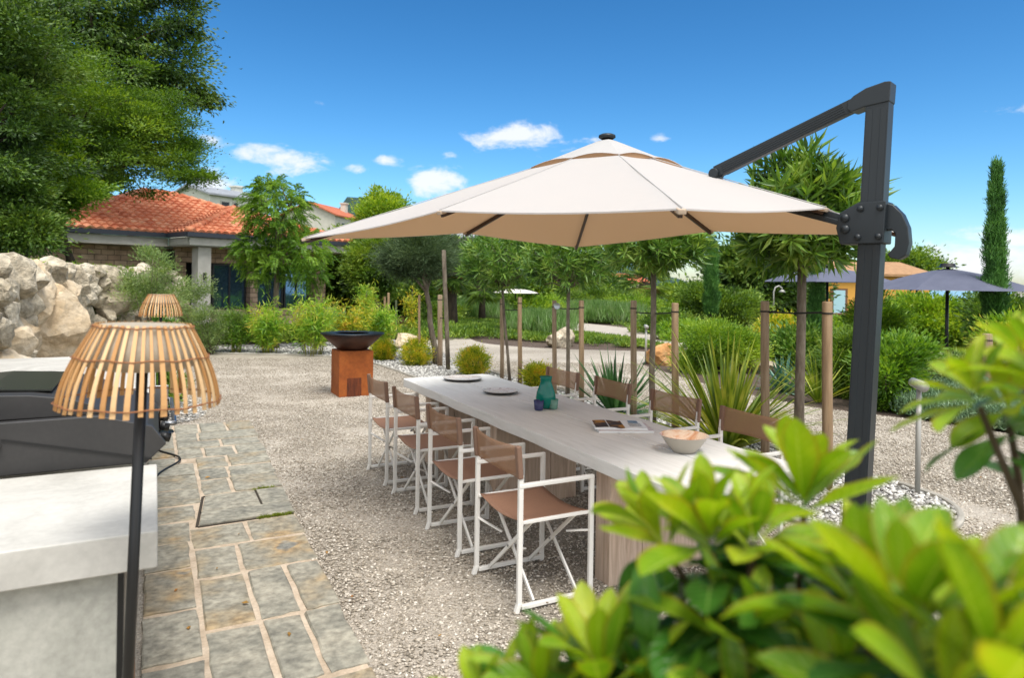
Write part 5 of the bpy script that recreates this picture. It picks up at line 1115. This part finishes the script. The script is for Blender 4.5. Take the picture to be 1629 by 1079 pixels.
# --- palms
def palm(px,d,ytop,ybase,label,seed,nf=34,fl=.75,trunk_r=.13,dead=True,zb=0):
    rg=RG(seed); r_=ray(px,500); base=Vector((r_.x,r_.y,0))*d; base.z=zb; top=at(px,ytop,d); b=MB(); b.tube([base,base.lerp(top,.5),top],[trunk_r*1.3,trunk_r,trunk_r*1.1],12); Vs=[];Vd=[]
    for i in range(nf+(14 if dead else 0)):
        dd=i>=nf; a=rg.random()*6.28; el_=(R(-55+130*rg.random()) if not dd else R(-75+30*rg.random())); h=Vector((math.cos(a)*math.cos(el_),math.sin(a)*math.cos(el_),math.sin(el_))); st=top+h*fl*.55; b.tube([top,st],[.012,.008],4) if not dd else None
        k=22; sd=h.cross(Vector((0,0,1))).normalized(); upv=sd.cross(h)
        D=[];P=[]
        for q in range(k):
            an=R(-105+210*q/(k-1)); v=h*math.cos(an)+sd*math.sin(an)+Vector((0,0,-.25)); P.append(tuple(st if not dd else top+h*fl*.25)); D.append(tuple(v))
        V,F=leafset(np.array(P),np.array(D),fl*.6,.04,rg,fold=.1); (Vd if dd else Vs).append((V,F))
    parts=[('trunk',b,M_barkd)]; V,F=merge(*Vs); parts.append(('fronds',V,F,LM_md))
    if Vd: V,F=merge(*Vd); parts.append(('dry_fronds',V,F,LM_dead))
    return plant('fan_palm',base,label,'palm',parts)
palm(718,24,432,0,'fan palm with brown dry skirt behind the leaning pine stakes',91,fl=1.0,trunk_r=.2)
palm(767,28,458,0,'smaller fan palm left of the first standard trunk',92,fl=.9,trunk_r=.13,dead=False)
palm(1026,40,450,0,'distant fan palm with shaggy dead fronds left of the third standard trunk',93,fl=1.6,trunk_r=.3,zb=-1)
# --- cypresses
def cypress(px,d,ytop,ybot,wpx,label,seed,n=620,zb=0,taper=.5,per=34,L=.13):
    rg=RG(seed); zt=at(px,ytop,d).z; zb_=at(px,ybot,d).z; R0=wpx/2/FPX*d*.62; r_=ray(px,500); base=Vector((r_.x,r_.y,0))*d; base.z=min(zb,zb_); H=zt-zb_
    u=rg.random(n); a=rg.random(n)*6.28; prof=np.minimum(1,(1-u)**.62*1.2)*np.minimum(1,.55+u*4)*(1+.22*np.sin(u*23+seed)+.18*rg.normal(size=n)); prof=np.where(u>.88,prof*.42,prof); prof=np.where(u>.955,prof*1.5,prof); rr=R0*prof*(.45+.6*rg.random(n))
    cc=np.stack([base.x+rr*np.cos(a),base.y+rr*np.sin(a),zb_+H*u],1); off=rg.normal(size=(n,per,3))*np.array([R0*.22,R0*.22,H*.022]); P=(cc[:,None,:]+off).reshape(-1,3); ax_=np.repeat(cc-np.array([base.x,base.y,0]),per,0); ax_[:,2]=0; D=unit(ax_)*.40+[0,0,1.0]+rg.normal(size=P.shape)*.3
    V,F=leafset(P,D,L*(.6+.8*rg.random(len(P))),L*.16,rg); b=MB(); b.tube([base,Vector((base.x,base.y,zt-.1*H))],[.07,.01],8)
    return plant('cypress',base,label,'cypress',[('trunk',b,M_barkd),('crown',V,F,LM_cyp)])
cypress(1582,12,268,560,44,'tall narrow cypress with a thin tip near the right picture edge',101,900,L=.085)
cypress(1300,15,418,560,34,'slim dark cypress right beside the largest standard trunk',102,560,L=.085)
cypress(1131,23,386,500,30,'narrow cypress standing in the gap below the canopy',103,480,L=.12)
# --- big bush group mid right
shrub(1145,606,(1145,548),(.72,.6,.48),13.6,'big light green bush behind the phormium',LM_br,111,130,120,.18,.07,.02,extra=[(1110,575,(.4,.4,.3),36),(1190,560,(.42,.4,.4),44)],name='pittosporum_bush',cat='bush')
shrub(1345,640,(1345,588),(.42,.4,.55),10.8,'narrow leaved bush between the brown stake and the anthracite post',LM_md,112,110,130,.16,.08,.018,extra=[(1372,610,(.3,.3,.35),30)],cat='bush')
shrub(1420,655,(1418,590),(.34,.34,.42),9.6,'open multi stemmed bush just right of the anthracite post',LM_ft,113,70,90,.16,.09,.028,extra=[(1440,560,(.3,.3,.25),26),(1400,640,(.18,.18,.1),14)],cat='bush')
shrub(1240,560,(1242,530),(.62,.5,.42),19,'low clipped hedge with reddish tips beyond the blue green yucca',LM_yel,114,90,100,.2,.09,.035,cat='hedge',name='hedge')
shrub(1480,560,(1475,515),(1.35,1.1,.7),20,'rounded bright green tree crown below the right parasol',LM_br,115,260,150,.34,.13,.055,extra=[(1410,545,(.8,.7,.5),70),(1540,520,(.7,.6,.5),60),(1560,560,(.8,.7,.5),70),(1490,560,(1,.7,.4),60)],cat='bush',zb=-1)
shrub(1395,520,(1395,510),(.5,.5,.5),15,'leafy shrub touching the right side of the anthracite post',LM_br,116,60,110,.22,.1,.035,extra=[(1400,560,(.4,.4,.5),50)])
shrub(1612,600,(1618,545),(.45,.4,.45),11.5,'yellow green bush at the right picture edge behind the near leaves',LM_bam,117,90,110,.2,.09,.03)
shrub(1520,640,(1520,600),(.9,.5,.30),11.2,'grey green low bush behind the near leaf spray on the right',LM_gg,118,120,120,.18,.08,.022,extra=[(1590,610,(.5,.4,.3),50)])
# --- background masses
def bgtree(px,d,c,rad,label,m,seed,ncl=130,per=110,L=.3,Wd=.14,cr=.8,zb=-2,name='background_tree',**k):
    return tree(px,d,c,rad,label,m,ncl,per,cr,L,Wd,seed,name,zb=zb,r0=.25,r1=.1,limbs=6,shell=.4,group='trees beyond the garden',**k)
BG=[(655,38,(655,440),(2.4,2.2,2.6),'mid green tree mass behind the grey pine',LM_md,201),
(745,42,(750,452),(3.0,2.5,2.2),'dark tree behind the first fan palm',LM_dk,202),
(820,44,(815,440),(3.0,2.5,2.6),'bushy tree behind the small white parasol',LM_md,203),
(880,46,(885,465),(2.8,2.5,1.8),'lime green tree behind the second standard trunk',LM_br,204),
(945,52,(950,478),(3.4,2.5,2.0),'dark leafy tree left of the tiny red roofed house',LM_dk,205),
(1010,60,(1035,500),(4.2,3,1.3),'wide hedge like tree below the tiny red roofed house',LM_md,206),
(1085,45,(1085,487),(2.6,2.4,1.2),'rounded green tree left of the gap cypress',LM_md,207),
(1195,34,(1197,440),(1.7,1.9,1.7),'large round dark green tree right of the gap cypress',LM_dk,208),
(1240,36,(1235,470),(1.9,1.8,1.6),'shadowy tree behind the garden shower',LM_dk,209),
(1440,62,(1440,432),(3.4,3,1.6),'tree crown behind the ochre house and right parasol',LM_md,210),
(1255,45,(1262,450),(2.0,2.0,1.6),'tall dark tree behind the largest standard crown',LM_dk,211),
(560,30,(560,430),(1.2,1.1,1.3),'green tree at the right corner of the villa roof',LM_md,212),
(690,30,(640,470),(1.5,1.2,1.0),'dark shrubby tree beyond the winding path end',LM_dk,213),
(-60,26,(40,250),(3,3,4.0),'shadowy tree filling the gaps deep behind the left trees',LM_dk,215)]
for (px,d,c,rad,lb,m_,sd_) in BG: bgtree(px,d,c,rad,lb,m_,sd_)
def bush(px,yb,c,rad,d,lb,m,sd_,n=80,L=.12,Wd=.05,cr=.3,per=100,**k): return shrub(px,yb,c,rad,d,lb,m,sd_,n,per,cr,L,Wd,name='garden_bush',cat='bush',group='rounded bushes of the garden',**k)
bush(1095,0,(1100,500),(1.15,1,.62),27,'domed bright green bush left of the gap cypress foot',LM_br,221,120)
bush(1160,0,(1165,490),(1.3,1,.7),26,'domed green bush right of the gap cypress foot',LM_md,222,120,extra=[(1120,470,(.9,.9,.5),50)])
bush(1065,0,(1060,520),(1.1,.9,.45),24,'clipped dark green bush right of the third standard trunk',LM_md,223,100)
bush(1040,0,(1100,535),(.9,.8,.35),21,'low leafy bush above the orange boulder',LM_ft,224,80)
bush(850,0,(860,495),(1.6,1.2,.7),31,'fresh green bush below the small white parasol',LM_br,225,120)
bush(940,0,(950,480),(2.2,1.4,.75),36,'long green hedge behind the lavender drift',LM_md,226,140,L=.16)
bush(780,0,(800,490),(1.6,1.2,.7),33,'leafy bush right of the smaller fan palm',LM_md,227,120)
bush(650,0,(650,500),(1.2,1,.7),30,'dark hedge at the far end of the winding path',LM_dk,228,100)
bush(700,0,(705,505),(.9,.9,.55),28,'low green bush left of the first fan palm foot',LM_md,229,80)
bush(1030,0,(1010,490),(1.6,1.1,.55),34,'wide low green bush below the distant fan palm',LM_br,230,110,L=.15)
bush(1265,0,(1272,560),(.6,.5,.4),14.5,'dark low bush behind the biggest trunk',LM_or,231,70)
bush(1600,0,(1600,505),(1.0,.9,.5),17,'green bush left of the grey gabled house',LM_md,232,90)
bush(1350,0,(1345,545),(.9,.8,.6),19,'pale green bush below the balcony of the ochre house',LM_br,233,100)
# tall thin yellow climber
canes(655,0,455,14,20,'narrow yellow green climber on a post beyond the path',LM_yel,36,5,name='climbing_plant',cat='climber',per=30,cane=M_bark)
canes(582,0,452,30,19.5,'flowering viburnum like shrub rising behind the bamboo',LM_bam,37,12,name='leafy_shrub',cat='shrub',per=30,cane=M_bark)
# --- beds: ground cover
def cover(name,poly,n,per,L,Wd,m,label,seed,h=.05,up=1.0,r=.12,cut=-9):
    rg=RG(seed); P=np.array(poly,float); lo,hi=P.min(0),P.max(0); q=lo+(hi-lo)*rg.random((n*3,2)); q=q[inpoly(q,poly)][:n]; hh=np.array([noise.noise(Vector((x*1.3,y*1.3,seed))) for x,y in q]); q=q[hh>cut]; hh=.5+.5*hh[hh>cut]
    C3=np.stack([q[:,0],q[:,1],np.full(len(q),0.02)],1); Pp=np.repeat(C3,per,0)+rg.normal(size=(len(q)*per,3))*[r,r,.0]; Pp[:,2]+=np.repeat(h*(.3+1.2*hh),per)*rg.random(len(Pp)); D=rg.normal(size=Pp.shape)*.6+[0,0,up]
    V,F=leafset(Pp,D,L*(.5+rg.random(len(Pp))),Wd,rg); tag(npmesh(name,V,F,m),label,'ground cover',kind='stuff')
gx=lambda L_:[tuple(G(x,y))[:2] for x,y in L_]
cover('ground_cover',gx([(705,516),(745,530),(800,540),(900,547),(1000,553),(1050,556),(1070,558),(1000,545),(900,532),(830,518),(720,505)]),3600,26,.10,.03,LM_md,'low fresh green ground cover in the bed across the path',301,h=.10,r=.13,cut=-.08)
cover('lavender',gx([(730,495),(810,497),(815,510),(740,512)]),700,60,.5,.016,LM_lav,'hazy green lavender drift near the first fan palm',302,h=.25,up=2.4,r=.3)
cover('lavender_far',gx([(905,497),(1005,500),(1010,517),(915,514)]),800,60,.55,.018,LM_lav,'hazy green lavender drift beyond the pale garden path',303,h=.25,up=2.4,r=.3)
cover('lavender_near',gx([(835,515),(900,520),(890,535),(830,532)]),400,60,.42,.014,LM_lav,'soft grey green lavender clump in the middle of the bed',304,h=.2,up=2.2,r=.25)
cover('santolina',gx([(1425,648),(1450,664),(1540,681),(1629,692),(1720,705),(1720,635),(1560,618),(1470,630)]),5200,46,.075,.012,LM_san,'silvery green cushion planting edging the gravel path on the right',305,h=.26,r=.08)
cover('lawn',[(13,-6),(34,-6),(38,30),(17.2,30),(16.2,20),(15.6,12),(10,8),(9.6,3)],4600,20,.13,.03,LM_md,'rough low greenery filling the beds beyond the path',306,h=.08,r=.3,cut=-.25)
cover('shade_plants',[(-1,18.6),(9,18.6),(9,22.5),(-1,22.5)],1500,26,.18,.04,LM_md,'mixed low planting between the pebbles and the villa',307,h=.2,r=.2)

# ================================================================= FOREGROUND SHRUB
def freshleaf(name,cols,edge,tr,rough):
    M=bpy.data.materials.new(name); M.use_nodes=True; n=M.node_tree.nodes; l=M.node_tree.links; b=n['Principled BSDF']; b.inputs['Roughness'].default_value=rough
    def mm(op,a,b_=None,c=None):
        q=n.new('ShaderNodeMath'); q.operation=op
        for i,v in enumerate((a,b_,c)):
            if v is None: continue
            if isinstance(v,(int,float)): q.inputs[i].default_value=v
            else: l.new(v,q.inputs[i])
        return q.outputs[0]
    uv=n.new('ShaderNodeUVMap'); sp_=n.new('ShaderNodeSeparateXYZ'); l.new(uv.outputs[0],sp_.inputs[0]); u=sp_.outputs[0]; v=mm('ABSOLUTE',mm('MULTIPLY_ADD',sp_.outputs[1],2.0,-1.0))
    g=n.new('ShaderNodeNewGeometry'); tcn=n.new('ShaderNodeTexCoord'); nz=n.new('ShaderNodeTexNoise'); nz.inputs['Scale'].default_value=18; nz.inputs['Detail'].default_value=4; l.new(tcn.outputs['Object'],nz.inputs[0])
    cr=n.new('ShaderNodeValToRGB'); e=cr.color_ramp.elements
    while len(e)<len(cols): e.new(.5)
    for i,h in enumerate(cols): e[i].position=.08+.84*i/(len(cols)-1); e[i].color=hexc(h)
    l.new(mm('MULTIPLY_ADD',g.outputs['Random Per Island'],.6,mm('MULTIPLY_ADD',nz.outputs[0],1.1,-.38)),cr.inputs[0])
    vein=mm('POWER',mm('MULTIPLY_ADD',mm('SINE',mm('SUBTRACT',mm('MULTIPLY',u,62.0),mm('MULTIPLY',v,13.0))),.5,.5),6.0)
    rib=mm('LESS_THAN',v,.045); m1=n.new('ShaderNodeMix'); m1.data_type='RGBA'; l.new(mm('MAXIMUM',mm('MULTIPLY',vein,.16),mm('MULTIPLY',rib,.55)),m1.inputs[0]); l.new(cr.outputs[0],m1.inputs[6]); m1.inputs[7].default_value=hexc(edge[1])
    m2=n.new('ShaderNodeMix'); m2.data_type='RGBA'; l.new(mm('MULTIPLY',mm('POWER',v,9.0),edge[2]),m2.inputs[0]); l.new(m1.outputs[2],m2.inputs[6]); m2.inputs[7].default_value=hexc(edge[0]); l.new(m2.outputs[2],b.inputs['Base Color'])
    sp2=n.new('ShaderNodeTexNoise'); sp2.inputs['Scale'].default_value=160; l.new(tcn.outputs['Object'],sp2.inputs[0])
    bp=n.new('ShaderNodeBump'); bp.inputs['Strength'].default_value=.6; bp.inputs['Distance'].default_value=.0012; l.new(mm('ADD',mm('MULTIPLY',vein,-1.0),mm('MULTIPLY',sp2.outputs[0],.8)),bp.inputs['Height']); l.new(bp.outputs[0],b.inputs['Normal'])
    t2=n.new('ShaderNodeBsdfTranslucent'); g2=n.new('ShaderNodeMix'); g2.data_type='RGBA'; g2.blend_type='MULTIPLY'; g2.inputs[0].default_value=1; l.new(m2.outputs[2],g2.inputs[6]); g2.inputs[7].default_value=(1.8,1.7,.5,1); l.new(g2.outputs[2],t2.inputs[0]); mx=n.new('ShaderNodeMixShader'); mx.inputs[0].default_value=tr; l.new(b.outputs[0],mx.inputs[1]); l.new(t2.outputs[0],mx.inputs[2]); l.new(mx.outputs[0],n['Material Output'].inputs[0]); return M
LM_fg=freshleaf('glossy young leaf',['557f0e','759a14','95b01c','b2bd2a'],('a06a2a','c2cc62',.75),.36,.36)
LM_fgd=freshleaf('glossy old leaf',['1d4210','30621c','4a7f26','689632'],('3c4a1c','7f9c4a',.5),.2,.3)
def bigleaf(V,F,base,D,up,L,Wd,curl,rg,cup=.16,nu=10):
    vs=(-1,-.62,-.28,0,.28,.62,1); nv=6
    D=D.normalized(); X=D.cross(up).normalized(); Nn=X.cross(D).normalized(); b0=len(V); p=base.copy(); d=D.copy(); n=Nn.copy(); wav=rg.random()*6; asy=1+rg.normal()*.08; tw=rg.normal()*.25
    for i in range(nu+1):
        u=i/nu; w=Wd*.5*(max(0,math.sin(math.pi*min(1,u**1.25*.985+.005)))**.72*(.62+.5*u) if u>.02 else .05)
        if u>.97: w=Wd*.02
        Xt=(X*math.cos(tw*u)+n*math.sin(tw*u)); Nt=(n*math.cos(tw*u)-X*math.sin(tw*u))
        for v in vs: V.append(p+Xt*(w*v*(asy if v>0 else 2-asy))+Nt*(abs(v)**1.3*w*cup*2+.07*w*math.sin(u*11+wav+v*2.5)*abs(v)))
        st=L/nu; p=p+d*st; a=curl/nu; dn=d*math.cos(a)-n*math.sin(a); n=(n*math.cos(a)+d*math.sin(a)); d=dn
    for i in range(nu):
        for j in range(nv): q=b0+i*(nv+1)+j; F.append((q,q+1,q+nv+2,q+nv+1))
def leafuv(o,nu=10,nv=6):
    me=o.data; k=(nu+1)*(nv+1); vi=np.empty(len(me.loops),np.int32); me.loops.foreach_get('vertex_index',vi); q=vi%k; vs=np.array((-1,-.62,-.28,0,.28,.62,1)); uv=np.stack([(q//(nv+1))/nu,(vs[q%(nv+1)]+1)/2],1).astype(np.float32)
    l_=me.uv_layers.new(name='UVMap'); l_.data.foreach_set('uv',uv.ravel())
def foreground(name,label,ros,fill,stems,root,seed,old=.8):
    rg=RG(seed); t=thing(name,root,label,'shrub'); root=Vector(root); V=[];F=[];Vd=[];Fd=[]; b=MB()
    for (px,py,d,ax_,n,L,op) in ros:
        c=at(px,py,d); A=(R2*ax_[0]+Vector((0,0,1))*ax_[1]+_F*ax_[2]).normalized(); u=A.orthogonal().normalized(); w=A.cross(u); ph=rg.random()*6.28
        for i in range(n):
            s=i/(n-1); an=ph+i*2.399+rg.normal()*.15; ti=R(op*(1-s)**.8+8+rg.normal()*6); rd=u*math.cos(an)+w*math.sin(an); D=A*math.cos(ti)+rd*math.sin(ti); l=L*(1.05-.42*s)*(.88+.24*rg.random())
            bigleaf(V,F,c-A*.018*(1-s)+D*.006-root,D,A if ti>.15 else -rd+A*.1,l,l*.37*(.9+.2*rg.random()),.45*rg.normal()*.6+.25,rg)
        for i in range(int(n*old)):   # older leaves below the whorl
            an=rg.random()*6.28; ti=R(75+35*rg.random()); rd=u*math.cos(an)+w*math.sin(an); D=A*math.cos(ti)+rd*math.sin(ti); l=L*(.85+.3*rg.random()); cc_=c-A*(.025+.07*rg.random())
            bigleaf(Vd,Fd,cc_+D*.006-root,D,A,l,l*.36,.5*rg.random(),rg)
        e=c-A*.14; b.tube([root+Vector((rg.normal()*.04,rg.normal()*.04,.3))-root,(e.lerp(root+Vector((0,0,.8)),.35))-root,e-root,c-A*.02-root],[.012,.007,.005,.0038],8)
    for (x0,x1,y0,y1,d0,d1,n,L) in fill:
        for i in range(n):
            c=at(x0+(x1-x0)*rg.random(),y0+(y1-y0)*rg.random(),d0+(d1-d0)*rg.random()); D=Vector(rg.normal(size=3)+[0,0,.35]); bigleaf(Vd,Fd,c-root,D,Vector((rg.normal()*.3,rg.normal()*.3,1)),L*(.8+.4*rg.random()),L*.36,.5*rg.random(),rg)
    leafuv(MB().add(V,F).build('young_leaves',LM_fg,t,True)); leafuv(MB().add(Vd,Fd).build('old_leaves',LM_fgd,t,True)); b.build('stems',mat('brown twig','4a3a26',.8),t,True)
    return t
ros=[ # px,py,dep,(right,up,forward),n,L,open
 (1130,850,.74,(-.10,1,.10),16,.125,74),(1280,790,.80,(.10,1,.15),15,.128,60),(1045,850,.80,(-.5,.8,.2),10,.110,60),(1200,860,.72,(.1,1,.0),12,.10,70),
 (955,1070,.70,(-.12,1,.15),15,.118,64),(860,1110,.70,(-.3,1,.1),12,.11,60),(1190,1010,.66,(.25,1,-.1),10,.10,75),
 (1445,985,.52,(-.05,1,.10),13,.125,58),(1590,1060,.46,(.15,1,-.05),13,.13,60),(765,1125,.70,(-.3,1,.1),9,.085,60),(1380,950,.60,(.0,1,.1),12,.12,62),
 (1330,1090,.58,(-.05,.9,-.2),12,.105,85),(1180,1140,.62,(-.2,.8,-.3),12,.105,90),(1500,1120,.48,(.0,.8,-.3),11,.12,85),(1040,1150,.66,(.2,.8,-.2),10,.10,85)]
fill=[(930,1620,1000,1200,.62,.85,120,.095),(1100,1420,925,1010,.72,.9,30,.09),(800,1000,1060,1180,.68,.8,26,.085)]
pr=at(1250,1079,.85); foreground('near_shrub','blurred bright green leafy shrub filling the bottom right foreground',ros,fill,None,(pr.x,pr.y,0),401)
ros2=[(1548,622,.78,(-.30,.85,.1),15,.092,88),(1655,585,.74,(.1,1,.1),13,.095,80),(1600,640,.80,(-.3,.5,-.3),9,.08,75),(1625,560,.84,(.0,1,.2),9,.08,70)]
pr=at(1700,900,.85); foreground('leafy_branch_shrub','second near shrub whose leafy sprig enters from the right edge',ros2,[(1690,1800,640,900,.7,.9,24,.09)],None,(pr.x,pr.y,0),402,old=.35)

# a few dry leaves lying about
rg=RG(777); V=[];F=[]
pts=[(700,1012),(640,760),(520,880),(480,700),(560,950),(430,620),(300,1000),(380,850),(330,760),(870,960),(460,1010),(615,700),(1560,760),(1500,850),(390,960),(345,905),(280,940)]
for (x,y) in pts:
    p=G(x,y,.03); b0=len(V); a=rg.random()*6.28; L=.022+.03*rg.random(); d=Vector((math.cos(a),math.sin(a),0)); s=Vector((-d.y,d.x,0)); V+=[p-d*L/2,p+s*L*.25+Vector((0,0,.008)),p+d*L/2+Vector((0,0,.004)),p-s*L*.25+Vector((0,0,.002)),p+Vector((0,0,-.002))]; F+=[(b0,b0+1,b0+4),(b0+1,b0+2,b0+4),(b0+2,b0+3,b0+4),(b0+3,b0,b0+4)]
tag(MB().add(V,F).build('fallen_leaves',leafmat('dry leaf',['6b3f1c','94602e','a8823f','59401f'],.8,.1)),'dry brown leaves scattered over the gravel and paving','fallen leaves',kind='stuff')
